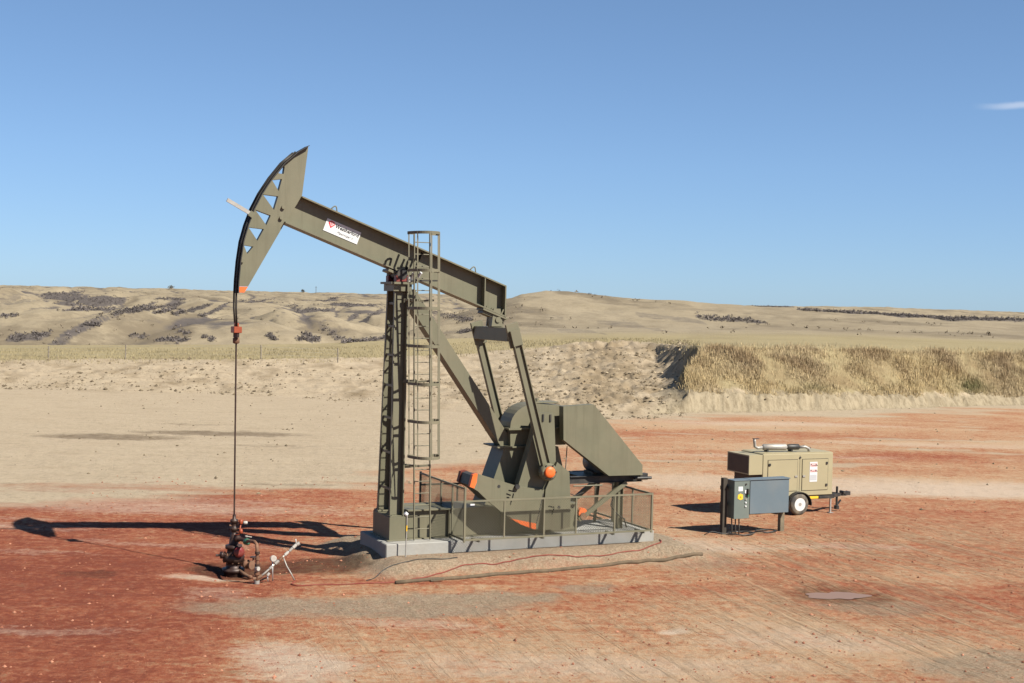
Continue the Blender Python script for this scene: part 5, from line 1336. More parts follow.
for x in (2.4, 4.25, 6.37, 7.3):
    for ya, yb in ((FN + .024, -1.102), (1.102, FF - .024)):
        t = MB(); t.box(x - 4.8 - .03, x - 4.8 + .03, ya - (.1 if ya > 0 else 0), yb + (.1 if ya < 0 else 0), .643, .69, 'fence'); t.build('bracket', gf)
t = MB(); t.box(2.12 - 4.8, 2.24 - 4.8, FN - .03, FN - .024, 1.62, 1.66, 'white'); t.build('latch', gf)

# ------------------------------------------------------------------ wellhead on the unit's centre line
WX = -3.66
wh = thing('wellhead', 'dark oily wellhead with a red flange and valves under the hanging rod', 'wellhead', unit_to_world(WX, 0, -0.1), YAW)
t = MB(); t.lathe((0, 0, -.1), (0, 0, 1), [(0, .24), (.16, .24), (.17, .28), (.25, .28), (.26, .19), (.42, .18), (.43, .27), (.51, .27), (.52, .27), (.60, .27), (.61, .17), (.74, .16), (.75, .21), (.83, .21), (.84, .12), (1.0, .11)], 'darkrust', 24)
for i in range(10):
    an = i * 2 * math.pi / 10; t.cyl((.24 * math.cos(an), .24 * math.sin(an), .30), (.24 * math.cos(an), .24 * math.sin(an), .55), .024, 'rust', 6)
t.build('casing_head', wh)
t = MB(); t.lathe((0.06, -.20, .60), (0.1, -1, 0), [(0, .08), (.08, .08), (.09, .135), (.13, .135), (.14, .05)], 'red', 18); t.cyl((0, -.10, .60), (.06, -.21, .60), .075, 'darkrust', 12); t.build('side_flange', wh)
t = MB(); t.lathe((.20, -.14, .28), (.6, -1, 0), [(0, .06), (.10, .06), (.11, .115), (.17, .115), (.18, .07), (.28, .07), (.29, .11), (.34, .11)], 'rust', 14); t.cyl((.42, -.36, .28), (.42, -.36, .46), .025, 'rust', 8); t.lathe((.42, -.36, .46), (0, 0, 1), [(0, .09), (.02, .09)], 'darkrust', 12); t.build('side_valve', wh)
t = MB(); t.lathe((-.15, 0, .50), (-1, -.1, 0), [(0, .05), (.12, .05), (.13, .09), (.18, .09), (.19, .03), (.30, .03)], 'darkrust', 12); t.build('side_valve', wh)
t = MB(); t.tube([(.1, -.22, .12), (.2, -.42, .05), (.25, -.6, .03), (.26, -.8, .06)], .045, 'rust', 8); t.build('casing_line', wh)
t = MB(); t.lathe((0, 0, .90), (0, 0, 1), [(0, .09), (.10, .09), (.11, .06), (.20, .06), (.21, .095), (.27, .095), (.30, .07), (.40, .07), (.41, .10), (.47, .10), (.50, .045), (.60, .04)], 'darkrust', 16)
t.box(-.12, .12, -.025, .025, 1.22, 1.26, 'rust'); t.build('stuffing_box', wh)
t = MB(); t.lathe((0, 0, .92), (.35, -1, 0), [(0, .06), (.16, .06), (.17, .085), (.22, .085), (.23, .05), (.5, .05)], 'darkrust', 12); t.tube([(.0, -.1, 1.0), (.10, -.14, 1.02), (.14, -.14, 1.30)], .016, 'redorange', 6)
t.lathe((.14, -.14, 1.04), (0, 0, 1), [(0, .035), (.02, .05), (.09, .05), (.11, .03)], 'redorange', 8); t.lathe((.14, -.14, 1.27), (0, 0, 1), [(0, .03), (.02, .05), (.10, .05), (.12, .03)], 'redorange', 8)
t.lathe((.20, -.16, 1.31), (1, -.2, 0), [(0, .03), (.02, .045), (.08, .045), (.1, .03)], 'oldwhite', 8); t.build('bleed_valve', wh)
fl = MB(); fl.tube([(.17, -.5, .92), (.16, -.75, .95), (.16, -1.05, 1.0), (.17, -1.5, 1.06), (.19, -1.65, 1.02), (.19, -1.71, .88), (.19, -1.73, .6), (.19, -1.73, -.02)], .042, 'rust', 10)
for z, r, m_ in ((.80, .06, 'darkrust'), (.66, .06, 'rust'), (.50, .06, 'darkrust'), (.30, .07, 'rust')): fl.cyl((.19, -1.73, z), (.19, -1.73, z + .06), r, m_, 10)
fl.cyl((.19, -1.73, -.02), (.19, -1.73, .16), .065, 'dullsteel', 12)
flow = fl.build('flow_line', wh)
t = MB(); t.lathe((.15, -.62, .92), (.1, -1, .1), [(0, .07), (.05, .085), (.16, .085), (.20, .06)], 'green', 12); t.cyl((.16, -.72, 1.01), (.16, -.72, 1.08), .02, 'dullsteel', 8); t.obox((.10, -.80, 1.09), (.28, -.72, 1.04), .02, .02, 'oldwhite'); t.build('valve', flow)
t = MB(); t.lathe((.19, -1.73, .38), (0, 0, 1), [(0, .048), (.02, .062), (.11, .062), (.13, .05)], 'dullsteel', 12); t.lathe((.19, -1.78, .46), (0.2, -1, 0), [(0, .045), (.03, .05), (.05, .045)], 'oldwhite', 14); t.build('valve', flow)

# ------------------------------------------------------------------ sloping sampling pipe with its gauge
sg = thing('sampling_pipe', 'silver pipe with white valves and a round gauge sloping up beside the wellhead', 'pipe', unit_to_world(-2.9, -1.73, 0), YAW)
t = MB(); t.tube([(-.52, .0, .13), (-.38, 0, .23), (.40, 0, .89)], .024, 'dullsteel', 8)
for a, m_, r in ((.15, 'dullsteel', .036), (.32, 'dullsteel', .045), (.45, 'rust', .04), (.62, 'oldwhite', .038), (.76, 'dullsteel', .036), (.88, 'oldwhite', .042)):
    c = Vector((-.38, 0, .23)) + Vector((.78, 0, .66)) * a; e = c + Vector((.085, 0, .072)); t.cyl(c, e, r, m_, 10)
t.cyl((-.66, .02, .10), (-.45, 0, .16), .05, 'rust', 10); t.tube([(.38, 0, .87), (.36, -.02, 1.02)], .016, 'oldwhite', 6); t.cyl((.40, 0, .88), (.46, 0, .92), .05, 'dullsteel', 8)
t.build('pipe', sg)
t = MB(); t.lathe((-.20, -.05, .58), (.1, -1, .1), [(0, .078), (.05, .078), (.055, .066)], 'oldwhite', 18); t.build('gauge_dial', sg)
t = MB(); t.tube([(-.20, -.02, .5), (-.19, -.01, .02)], .016, 'steel', 6); t.build('stand_pipe', sg)
t = MB(); t.tube([(-.32, -.02, .18), (-.31, -.02, .02)], .016, 'steel', 6); t.cyl((-.33, -.06, .18), (-.28, -.06, .24), .035, 'oldwhite', 8); t.build('stand_pipe', sg)
t = MB(); t.tube([(.06, 0, .60), (.14, -.05, .38), (.24, -.1, .2), (.32, -.12, .04)], .017, 'dullsteel', 6); t.build('drain_tube', sg)

# ------------------------------------------------------------------ hose, pipe, stake, cable on the ground
def on_ground(pts, r):
    """points (x, y) of the unit's frame laid on the terrain"""
    P = [unit_to_world(x, y, 0) for x, y in pts]
    h = height(np.array([p.x for p in P]), np.array([p.y for p in P]))
    return [(p.x, p.y, float(z) + r) for p, z in zip(P, h)]
def spline(pts, n=8):
    pts = [Vector((*p, 0)) for p in pts]; out = []
    for i in range(len(pts) - 1):
        p0, p1, p2, p3 = pts[max(i - 1, 0)], pts[i], pts[i + 1], pts[min(i + 2, len(pts) - 1)]
        for k in range(n):
            u = k / n
            q = 0.5 * (2 * p1 + (p2 - p0) * u + (2 * p0 - 5 * p1 + 4 * p2 - p3) * u * u + (3 * p1 - p0 - 3 * p2 + p3) * u ** 3); out.append((q.x, q.y))
    out.append((pts[-1].x, pts[-1].y)); return out
hz = spline([(-2.55, -1.85), (-2.72, -2.1), (-2.6, -2.35), (-2.0, -2.42), (-1.1, -2.62), (-.28, -2.68), (.35, -2.62), (.95, -2.4), (1.75, -2.12), (2.7, -2.0), (4.36, -2.02), (5.9, -1.92), (7.2, -1.72), (7.85, -1.45), (8.1, -1.0)])
t = MB(); t.tube(on_ground(hz, .014), .017, 'hose', 8); tag(t.build('red_hose'), 'thin red hose running along the ground from the wellhead past the concrete slab', 'hose')
pp = [(-.36 + 9.06 * i / 30, -2.9 + .62 * (i / 30) + .02 * math.sin(i * .7)) for i in range(31)]
t = MB(); t.tube(on_ground(pp, .035), .05, 'logbark', 10); tag(t.build('long_pipe'), 'long weathered brown pipe lying on the ground in front of the gravel bed', 'pipe')
g0 = on_ground([(.55, -2.92), (.85, -3.05)], .04)
t = MB(); t.obox(g0[0], (g0[1][0], g0[1][1], g0[1][2] + .05), .05, .05, 'wood'); tag(t.build('wood_scrap'), 'short piece of scrap wood lying against the long brown pipe', 'wood scrap')
ck = spline([(-.9, -2.3), (-.3, -1.95), (.3, -1.9), (.7, -1.75), (1.3, -1.85), (1.7, -1.75)])
t = MB(); t.tube(on_ground(ck, .012), .013, 'black', 6); tag(t.build('black_cable'), 'thin black cable lying on the gravel in front of the slab corner', 'cable')
sb = unit_to_world(.44, -1.34, 0)
st = thing('marker_stake', 'thin upright stake with a pale cap in front of the concrete slab', 'stake', (sb.x, sb.y, .30), YAW)
t = MB(); t.cyl((0, 0, 0), (.015, 0, .70), .016, 'dullsteel', 8); t.cyl((.0155, 0, .701), (.018, 0, .85), .017, 'yellow', 8); t.cyl((.019, 0, .851), (.022, 0, 1.12), .016, 'dullsteel', 8); t.build('shaft', st)
t = MB(); t.cyl((.022, 0, 1.121), (-.04, 0, 1.17), .05, 'white', 8); t.build('cap', st)

# ------------------------------------------------------------------ control panel on its posts
cp = thing('control_panel', 'grey steel control cabinet on two posts in front of the tan generator', 'control panel', (6.56, 40.99, 0), YAW)
for x, h_, pm_ in ((0.0, 1.72, 'darkpost'), (2.12, 1.40, 'wood')):
    t = MB(); t.box(x - .075, x + .075, -.075, .075, -.1, h_, pm_); t.build('post', cp, .006)
t = MB(); t.box(-.06, 2.18, .08, .13, .85, .97, 'wood'); t.box(-.06, 2.18, .08, .13, 1.35, 1.47, 'wood'); t.build('back_rail', cp)
c1 = MB(); c1.box(.15, .70, -.34, .07, .50, 1.655, 'greydoor'); c1.box(.13, .72, -.36, .075, 1.657, 1.675, 'grey')
c1.box(.72, .735, -.32, .05, .62, 1.64, 'black')
cab = c1.build('switch_cabinet', cp, .006)
t = MB(); t.box(.745, 2.17, -.30, .076, .62, 1.66, 'grey'); t.prism([(.735, 1.662), (2.19, 1.662), (2.19, 1.695), (.735, 1.68)], -.33, .076, 'grey'); t.build('main_cabinet', cp, .006)
t = MB(); t.box(.29, .45, -.346, -.341, 1.34, 1.48, 'white'); t.build('label', cab)
t = MB(); t.prism([(.27, 1.12), (.37, 1.07), (.46, 1.10), (.46, 1.23), (.37, 1.27), (.28, 1.23)], -.346, -.341, 'yellow'); t.prism([(.34, 1.14), (.40, 1.14), (.37, 1.20)], -.350, -.3462, 'orange'); t.build('warning_sticker', cab)
t = MB(); t.box(.51, .58, -.36, -.341, 1.27, 1.37, 'white'); t.box(.59, .63, -.42, -.341, 1.24, 1.41, 'black'); t.box(.61, .66, -.38, -.341, 1.17, 1.235, 'green'); t.build('switch_handle', cab)
for z, m_ in ((1.09, 'dullsteel'), (.99, 'white'), (.88, 'white'), (1.55, 'black')):
    t = MB(); t.cyl((.56, -.341, z), (.56, -.37, z), .026, m_, 10); t.build('push_button', cab)
for x in (.20, .33, .46):
    t = MB(); t.tube([(x, -.15, .5), (x + .01, -.16, .2), (x - .02, -.2, -.05)], .02, 'black', 8); t.build('conduit', cp)
t = MB(); t.tube([(.5 + .5 * math.cos(a * .5) * (1 - a * .015), -.25 + .3 * math.sin(a * .5), .03 + .012 * (a % 3)) for a in range(30)], .018, 'black', 6)
t.tube([(1.5 + .35 * math.cos(a * .5), -.1 + .22 * math.sin(a * .5), .03 + .012 * (a % 3)) for a in range(26)], .018, 'black', 6); t.build('coiled_cable', cp)
t = MB(); t.tube([(-.7, -.05, .02), (-.45, -.1, .12), (-.2, -.12, .06), (.0, -.2, .03), (.25, -.2, .03)], .014, 'black', 6); t.build('loose_cable', cp)

# ------------------------------------------------------------------ trailer generator behind the panel
gt = thing('generator_trailer', 'tan generator on a single axle trailer parked behind the grey control panel', 'generator', (9.78, 45.09, 0), YAW)
YN, YF = 0.16, 1.46
bd_ = MB(); bd_.box(-1.42, 1.42, YN, YF, .64, 2.06, 'tan')
bd_.prism([(-1.42, 2.062), (1.42, 2.062), (1.36, 2.10), (-1.36, 2.10)], YN + .03, YF - .03, 'tan')
body = bd_.build('body', gt, .012)
t = MB(); t.box(-1.97, -1.44, YN + .0, YF, 1.40, 2.05, 'tan'); t.box(-1.974, -1.971, YN + .05, YF - .05, 1.44, 2.01, 'grille'); t.box(-1.438, -1.421, YN + .02, YF - .02, 1.38, 2.06, 'black'); t.box(-1.74, -1.44, YN + .12, YF - .1, 1.22, 1.398, 'grille'); t.box(-1.72, -1.422, YN + .06, YF - .06, .68, 1.218, 'grille'); t.build('radiator_hood', gt, .008)
for x0, x1 in ((-1.22, -.05), (.16, 1.20)):
    t = MB(); y = YN - .002
    t.box(x0, x1, YN - .018, YN - .003, .82, 1.86, 'tan')
    for (a, b_, c, d) in ((x0 - .02, x0 - .003, .80, 1.88), (x1 + .003, x1 + .02, .80, 1.88), (x0 - .003, x1 + .003, .80, .817), (x0 - .003, x1 + .003, 1.863, 1.88)): t.box(a, b_, YN - .006, YN - .001, c, d, 'tandark')
    dr = t.build('door', gt)
    t = MB()
    hx = x0 + .05 if x0 < 0 else x1 - .05
    lx = x1 - .05 if x0 < 0 else x0 + .06
    for z in (.98, 1.72):
        t = MB(); t.box(hx - .035, hx + .035, YN - .045, YN - .019, z - .04, z + .04, 'black'); t.build('hinge', dr)
    t = MB(); t.box(lx - .05, lx + .05, YN - .04, YN - .019, 1.27, 1.33, 'dullsteel'); t.build('handle', dr)
t = MB(); t.box(.05, .065, YN - .004, YN - .001, .72, 2.0, 'tandark'); t.cyl((.06, YN - .03, 1.93), (.06, YN - .001, 1.93), .035, 'black', 8); t.build('door_seam', gt)
t = MB(); t.box(.45, .76, YN - .026, YN - .0195, 1.10, 1.77, 'white')
t.box(.475, .735, YN - .029, YN - .0265, 1.60, 1.74, 'pink'); t.box(.475, .735, YN - .029, YN - .0265, 1.42, 1.52, 'pink'); t.box(.475, .735, YN - .029, YN - .0265, 1.15, 1.34, 'print')
for z in (1.69, 1.49):
    for x in (.50, .70): t.prism([(x - .03, z - .03), (x + .03, z - .03), (x, z + .03)], YN - .032, YN - .0295, 'ink')
t.text('DANGER', .058, (.532, YN - .031, 1.63), (1, 0, 0), (0, 0, 1), 'ink'); t.text('CAUTION', .05, (.532, YN - .031, 1.44), (1, 0, 0), (0, 0, 1), 'ink')
t.build('warning_sign', gt)
mf = MB(); mf.lathe((-1.15, .62, 2.26), (1, -.15, 0), [(0, .05), (.04, .105), (.85, .105), (.9, .06)], 'dullsteel', 18)
mf.lathe((-.25, .485, 2.26), (1, -.15, 0), [(0, .08), (.06, .10), (.42, .10), (.46, .06)], 'black', 14)
mf.tube([(-1.15, .62, 2.25), (-1.32, .65, 2.23), (-1.42, .66, 2.28), (-1.44, .66, 2.46), (-1.44, .66, 2.52)], .05, 'dullsteel', 10); mf.box(-1.5, -1.28, .61, .71, 2.53, 2.55, 'black')
mf.tube([(.2, .42, 2.25), (.42, .38, 2.26), (.55, .36, 2.2), (.56, .36, 2.1)], .05, 'dullsteel', 10); mf.obox((-1.0, .6, 2.10), (-1.0, .6, 2.2), .2, .06, 'black'); mf.obox((-.1, .5, 2.10), (-.1, .5, 2.18), .2, .06, 'black'); mf.obox((.35, .42, 2.30), (.62, .36, 2.22), .03, .05, 'black')
mf.build('exhaust_muffler', gt)
fr = MB(); fr.box(-1.75, 1.55, YN + .04, YN + .12, .50, .636, 'black'); fr.box(-1.75, 1.55, YF - .12, YF - .04, .50, .636, 'black')
for x in (-1.7, -.7, .7, 1.4): fr.box(x, x + .08, YN + .122, YF - .122, .51, .63, 'black')
fr.box(.50, .86, YN + .01, YN + .038, .52, .60, 'yellow')
fr.box(.9, 1.3, YN, YN + .038, .53, .58, 'black')
frame = fr.build('trailer_frame', gt)
t = MB(); yc = (YN + YF) / 2
for s in (-1, 1): t.obox((1.5, yc + s * .5, .56), (2.2, yc + s * .05, .53), .07, .11, 'black')
t.obox((2.1, yc, .53), (2.50, yc, .52), .09, .10, 'black'); t.box(2.42, 2.64, yc - .08, yc + .08, .49, .62, 'black'); t.cyl((2.36, yc - .12, .60), (2.36, yc + .12, .60), .05, 'black', 10); t.build('drawbar', frame)
t = MB(); t.cyl((2.03, yc - .12, .16), (2.03, yc - .12, .82), .04, 'black', 10); t.cyl((2.03, yc - .12, .04), (2.03, yc - .12, .16), .09, 'black', 10); t.obox((2.03, yc - .12, .16), (2.2, yc - .12, .35), .04, .05, 'black'); t.build('jack_stand', frame)
t = MB(); t.obox((1.42, YN + .08, .02), (1.42, YN + .08, .50), .05, .05, 'dullsteel'); t.box(1.34, 1.50, YN, YN + .16, 0.0, .02, 'dullsteel'); t.build('stabiliser_leg', frame)
t = MB(); n = 14
for i in range(n):
    a, b_ = math.pi * (i / n) * 1.06 - .1, math.pi * ((i + 1) / n) * 1.06 - .1
    t.obox((.46 * math.cos(a), .12, .36 + .42 * math.sin(a)), (.46 * math.cos(b_), .12, .36 + .42 * math.sin(b_)), .27, .02, 'black', (math.cos(a), 0, math.sin(a)))
t.build('fender', gt)
for y, s in ((.0, -1), (YF + .14, 1)):
    wl = thing('wheel', None, None, (0, y, .37)); wl.parent = gt; wl.scale = (1.1, 1.0, 1.1)
    t = MB(); t.lathe((0, 0 if s < 0 else 0, 0), (0, -s, 0), [(0.0, .20), (.0, .27), (.025, .315), (.06, .335), (.17, .335), (.205, .315), (.23, .27), (.23, .20)], 'tyre', 32, True, False); t.build('tyre', wl)
    t = MB(); t.lathe((0, s * -.035, 0), (0, -s, 0), [(-.03, .203), (-.02, .19), (.03, .175), (.045, .10), (.02, .085), (.02, .03)], 'rim', 24); t.cyl((0, s * .0, 0), (0, -s * .05, 0), .055, 'dullsteel', 12)
    for i in range(5):
        an = i * 2 * math.pi / 5; t.cyl((.135 * math.cos(an), -s * .01, .135 * math.sin(an)), (.135 * math.cos(an), -s * .03, .135 * math.sin(an)), .032, 'black', 8)
    t.build('rim', wl)
# ------------------------------------------------------------------ wire fence across the field
fx = [-52.0, -45.6, -39.7, -33.1, -21.5, -14.9]
fy = [116 + .4 * math.sin(x) for x in fx]
fz = height(np.array(fx), np.array(fy))
wf = thing('wire_fence', 'thin wire fence on wooden posts across the field behind the rough dirt', 'fence', (fx[2], fy[2], float(fz[2])))
for x, y, z in zip(fx, fy, fz):
    t = MB(); o = Vector((x - fx[2], y - fy[2], float(z - fz[2]))); t.cyl(o + Vector((0, 0, -.2)), o + Vector((.03 * math.sin(x * 3), 0, 1.25)), .055, 'post', 8); t.build('fence_post', wf)
t = MB()
for h_ in (.45, .8, 1.1):
    t.tube([(x - fx[2], y - fy[2] - .08, float(z - fz[2]) + h_) for x, y, z in zip(fx, fy, fz)], .006, 'dullsteel', 4)
t.build('wire', wf)

# ------------------------------------------------------------------ plants
def leafmat(name):
    m, nt, N, L, b = nodes_of(name)
    a = N.new('ShaderNodeAttribute'); a.attribute_name = 'tint'; a.attribute_type = 'GEOMETRY'
    L.new(a.outputs['Color'], b.inputs['Base Color']); b.inputs['Roughness'].default_value = .9; b.inputs['Specular IOR Level'].default_value = .1
    return m
LEAF = leafmat('dry_plant')
def tri_mesh(name, V, F, tint, kind=None):
    """V (n,3), F (m,3|4) and one colour per face"""
    me = bpy.data.meshes.new(name)
    k = F.shape[1]
    me.vertices.add(len(V)); me.vertices.foreach_set('co', V.astype(np.float32).ravel())
    me.loops.add(F.size); me.loops.foreach_set('vertex_index', F.astype(np.int32).ravel())
    me.polygons.add(len(F)); me.polygons.foreach_set('loop_start', np.arange(0, F.size, k, dtype=np.int32))
    me.update(calc_edges=True)
    a = me.attributes.new('tint', 'FLOAT_COLOR', 'FACE'); a.data.foreach_set('color', np.concatenate([tint, np.ones((len(F), 1))], 1).astype(np.float32).ravel())
    me.materials.append(LEAF)
    o = bpy.data.objects.new(name, me); COL.objects.link(o)
    if kind: tag(o, kind=kind)
    return o
def blades(name, X, Y, H, Wd, tint):
    n = len(X); z = height(X, Y)
    a = RNG.uniform(0, np.pi, n); lx, ly = RNG.normal(0, .28, n) * H, RNG.normal(0, .2, n) * H
    dx, dy = np.cos(a) * Wd / 2, np.sin(a) * Wd / 2
    V = np.empty((n, 4, 3))
    V[:, 0] = np.stack([X - dx, Y - dy, z - .05], 1); V[:, 1] = np.stack([X + dx, Y + dy, z - .05], 1)
    V[:, 2] = np.stack([X + lx + dx * .35, Y + ly + dy * .35, z + H], 1); V[:, 3] = np.stack([X + lx - dx * .35, Y + ly - dy * .35, z + H * .97], 1)
    return tri_mesh(name, V.reshape(-1, 3), np.arange(n * 4).reshape(-1, 4), tint * ALB, 'stuff')
# tall dry grass and weeds on the bank
n = 120000
s_ = RNG.uniform(660, 1150, n); ks = np.array([np.interp(s_, _TS, _TD[:, k]) for k in range(4)])
tt = RNG.uniform(0, 1, n) ** 0.9
D_ = ks[1] + .5 + (ks[2] + 1.0 - ks[1] - .5) * tt + np.where(RNG.uniform(0, 1, n) < .15, RNG.uniform(0, 4, n), 0) * (tt > .8)
X_ = (s_ - 512) / 1350 * D_; Y_ = D_
_, se, De, Ywe = base_height(X_, Y_)
pat = fbm(X_ / 2.6, Y_ / 3.5, 4, 201); pat2 = fbm(X_ / 9, Y_ / 6, 3, 202)
ok = (se > 676 + 14 * RNG.uniform(0, 1, n)) & (Ywe > De[1] + .35) & (RNG.uniform(0, 1, n) < np.clip(.55 + 2.0 * pat, .06, 1))
H_ = (.10 + .36 * RNG.uniform(0, 1, n) ** 2) * (1 + .7 * pat) * np.where(tt > .35, 1.0, .8) * (1 - .3 * np.clip((tt - .8) * 5, 0, 1))
gold = np.array([.50, .38, .20]); tanc = np.array([.46, .36, .22]); brown = np.array([.20, .12, .065]); grn = np.array([.12, .12, .05])
f1 = np.clip(.5 + 1.6 * pat2 + RNG.normal(0, .25, n), 0, 1)[:, None]
tint = gold * (1 - f1) + tanc * f1
fb = np.clip((pat - .02) * 3.2 + RNG.normal(0, .3, n), 0, 1)[:, None] * np.clip((tt[:, None] - .22) * 5, 0, 1)
tint = tint * (1 - .55 * fb) + brown * .55 * fb
fg = np.exp(-(((s_ - 972) / 16) ** 2 + ((tt - .18) / .16) ** 2))[:, None] + .5 * np.exp(-(((s_ - 815) / 20) ** 2 + ((tt - .1) / .08) ** 2))[:, None]
tint = tint * (1 - np.clip(fg, 0, .9)) + grn * np.clip(fg, 0, .9)
tint *= RNG.uniform(.8, 1.12, (n, 1))
blades('bank_grass', X_[ok], Y_[ok], H_[ok], RNG.uniform(.02, .045, n)[ok], tint[ok])
# shorter grass on the field
n = 26000
s_ = RNG.uniform(-120, 700, n); D_ = np.interp(s_, _TS, _TD[:, 2]) + RNG.uniform(-1.5, 26, n) ; X_ = (s_ - 512) / 1350 * D_
pat = fbm(X_ / 4, D_ / 6, 4, 211)
tint = np.array([.335, .275, .155]) * (1 - .2 * np.clip(pat[:, None] * 2 + .2, 0, 1)) * RNG.uniform(.8, 1.15, (n, 1))
ok = RNG.uniform(0, 1, n) < .6 + pat
blades('field_grass', X_[ok], D_[ok], RNG.uniform(.06, .2, n)[ok], RNG.uniform(.03, .07, n)[ok], tint[ok])

def clumps(X, Y, S, tint, nt=16, seed=3):
    """leafy woody clumps: many small faces spread through each shrub's volume"""
    r = np.random.default_rng(seed); n = len(X); z = height(X, Y)
    d = r.normal(0, 1, (n, nt, 3)); d /= np.linalg.norm(d, axis=2, keepdims=True); d *= r.uniform(.35, 1, (n, nt, 1)) ** .5
    d[..., 2] = np.abs(d[..., 2])
    C = np.stack([X, Y, z], 1)[:, None, :] + d * S[:, None, None] * np.array([.75, .75, .95])
    q = r.normal(0, 1, (n, nt, 3, 3)) * S[:, None, None, None] * .24
    V = (C[:, :, None, :] + q).reshape(-1, 3)
    T = ALB * np.repeat(tint[:, None, :] * r.uniform(.65, 1.25, (n, nt, 1)), 1, axis=1).reshape(-1, 3)
    return V, np.arange(len(V)).reshape(-1, 3), T
bx, by, bs, bt = [], [], [], []
for (cx, cy, rx, ry, a, k) in BRUSH:
    if k < .55: continue
    m_ = int(min(170, max(12, rx * ry / (1.4 + cy / 500) * 1.1)))
    p = RNG.normal(0, .55, (m_, 2)); X_ = cx + p[:, 0] * rx; Y_ = cy + p[:, 1] * ry
    bx.append(X_); by.append(Y_); bs.append(RNG.uniform(.22, .55, m_) * (.8 + cy / 900)); bt.append(np.array([.140, .120, .112]) * RNG.uniform(.7, 1.3, (m_, 1)))
if bx:
    V, F, T = clumps(np.concatenate(bx), np.concatenate(by), np.concatenate(bs), np.concatenate(bt)); tri_mesh('hill_brush', V, F, T, 'stuff')
# scattered sagebrush on the near hillsides
n = 4500
Y_ = RNG.uniform(180 ** .5, 850 ** .5, n) ** 2; X_ = RNG.uniform(-.42, .42, n) * Y_
dd = fbm(X_ / 28 + Y_ / 80, Y_ / 60, 4, 61) + .45 * fbm(X_ / 9, Y_ / 14, 4, 150, .65) + RNG.normal(0, .12, n); ok = dd > .12 + .12 * (X_ / Y_ > 0)
V, F, T = clumps(X_[ok], Y_[ok], (RNG.uniform(.18, .6, n) * (.8 + Y_ / 800))[ok], np.array([.165, .132, .095]) * RNG.uniform(.7, 1.3, (ok.sum(), 1)), 10, 5); tri_mesh('hillside_shrubs', V, F, T, 'stuff')

# clods and stones
def rocks(name, X, Y, S, mats, kind='stuff'):
    n = len(X); z = height(X, Y); V = []; F = []; mi = []
    base = np.array([(0, 0, .8), (1, 0, .1), (.3, .95, .15), (-.8, .6, .05), (-.8, -.6, .1), (.3, -.95, 0), (0, 0, -.5)])
    faces = [(0, 1, 2), (0, 2, 3), (0, 3, 4), (0, 4, 5), (0, 5, 1), (6, 2, 1), (6, 3, 2), (6, 4, 3), (6, 5, 4), (6, 1, 5)]
    P = base[None] * S[:, None, None] * RNG.uniform(.6, 1.3, (n, 7, 3)) + np.stack([X, Y, z + S * .15], 1)[:, None, :]
    V = P.reshape(-1, 3); F = (np.arange(n)[:, None, None] * 7 + np.array(faces)[None]).reshape(-1, 3)
    me = bpy.data.meshes.new(name); me.from_pydata(V.tolist(), [], F.tolist())
    for m_ in mats: me.materials.append(M[m_])
    me.polygons.foreach_set('material_index', np.repeat(RNG.integers(0, len(mats), n), 10).astype(np.int32)); me.update()
    o = bpy.data.objects.new(name, me); COL.objects.link(o); tag(o, kind=kind)
n = 8000
s_ = RNG.uniform(-60, 690, n); D_ = np.interp(s_, _TS, _TD[:, 0]) + RNG.uniform(-1, 22, n) ; X_ = (s_ - 512) / 1350 * D_
ok = fbm(X_ / 6, D_ / 6, 3, 221) + RNG.normal(0, .2, n) > 0.0
rocks('dirt_clods', X_[ok], D_[ok], (.03 + .16 * RNG.uniform(0, 1, n) ** 8)[ok], ['clod', 'darkclod'])
n = 6000
s_ = RNG.uniform(500, 690, n); D_ = RNG.uniform(83, 132, n); X_ = (s_ - 512) / 1350 * D_
ok = fbm(X_ / 3, D_ / 5, 4, 226) + RNG.normal(0, .12, n) > .02
rocks('spoil_clods', X_[ok], D_[ok], (.03 + .17 * RNG.uniform(0, 1, n) ** 6)[ok], ['clod', 'darkclod', 'darkclod', 'clod', 'palec'])
n = 2600
X_ = RNG.uniform(-36, 30, n); Y_ = RNG.uniform(44, 100, n)
ok = fbm(X_ / 5, Y_ / 9, 4, 224) + RNG.normal(0, .12, n) > .08
rocks('scattered_clods', X_[ok], Y_[ok], (.02 + .07 * RNG.uniform(0, 1, n) ** 5)[ok], ['clod', 'darkclod', 'clod'])
n = 16000
X_ = RNG.uniform(-15, 17, n); Y_ = 22 + 30 * RNG.uniform(0, 1, n) ** 1.3
ok = fbm(X_ / 2, Y_ / 2, 4, 231) + RNG.normal(0, .2, n) > .05
rocks('loose_stones', X_[ok], Y_[ok], (.008 + .04 * RNG.uniform(0, 1, n) ** 5)[ok], ['redstone', 'redclod', 'redclod', 'redclod', 'redstone', 'redclod'])

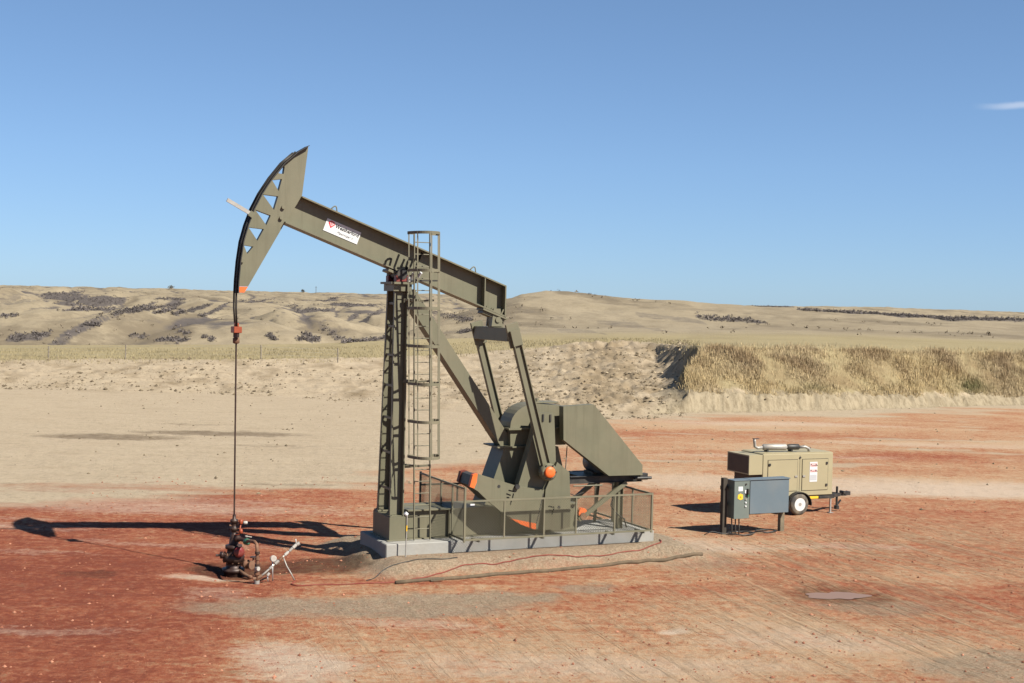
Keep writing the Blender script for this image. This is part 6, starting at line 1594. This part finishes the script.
# ------------------------------------------------------------------ far trees and the pole on the skyline
def sky_xy(s, D): return (s - 512) / 1350 * D, D
for (s, D, hgt, wd, lab) in ((170, 1600, 5.5, 9, 'low wide dark tree on the skyline of the far left hills'), (302, 1640, 4.5, 5, 'small round dark tree on the skyline just left of a far pole'), (240, 1650, 4.0, 5, 'small tree on the skyline beside the hanging cables')):
    x, y = sky_xy(s, D); z = float(height(np.array([x]), np.array([y]))[0])
    tr = thing('tree', lab, 'tree', (x, y, z - .3), 0, 'trees on the far skyline')
    t = MB(); t.cyl((0, 0, -1), (0, 0, hgt * .6), .25, 'bark', 6, .1); t.build('trunk', tr)
    r = np.random.default_rng(int(s)); c = r.normal(0, 1, (160, 3)); c /= np.linalg.norm(c, axis=1)[:, None]; c *= r.uniform(.3, 1, (160, 1))
    c = c * np.array([wd / 2, wd / 2, hgt * .4]) + np.array([0, 0, hgt * .62])
    t = MB(); V = (c[:, None, :] + r.normal(0, .45, (160, 3, 3))).reshape(-1, 3); t.add(V.tolist(), [(3 * i, 3 * i + 1, 3 * i + 2) for i in range(160)], 'leaf'); t.build('crown', tr)
x, y = sky_xy(315, 1640); z = float(height(np.array([x]), np.array([y]))[0])
po = thing('utility_pole', 'tiny utility pole standing on the far skyline', 'pole', (x, y, z))
t = MB(); t.cyl((0, 0, -1), (0, 0, 8.5), .28, 'bark', 6); t.build('shaft', po)
t = MB(); t.box(-1.3, 1.3, -.15, .15, 7.4, 7.7, 'bark'); t.build('cross_arm', po)

# ------------------------------------------------------------------ puddle
px_, py_ = 8.0, 32.5
aa = np.linspace(0, 2 * np.pi, 60, endpoint=False)
rr = 1 + .22 * np.sin(2 * aa + .9) + .10 * np.sin(5 * aa + 1) + .05 * np.sin(9 * aa)
pxs, pys = px_ + .66 * rr * np.cos(aa), py_ + .46 * rr * np.sin(aa)
pz = float(height(np.array([px_]), np.array([py_]))[0]) + .022
wm, nt, N, L, b = nodes_of('muddy_water')
b.inputs['Base Color'].default_value = (.185, .12, .095, 1); b.inputs['Roughness'].default_value = .5; b.inputs['Specular IOR Level'].default_value = .1
t = MB(); t.add([(float(x), float(y), pz) for x, y in zip(pxs, pys)], [tuple(range(60))], wm)
tag(t.build('puddle'), kind='structure')
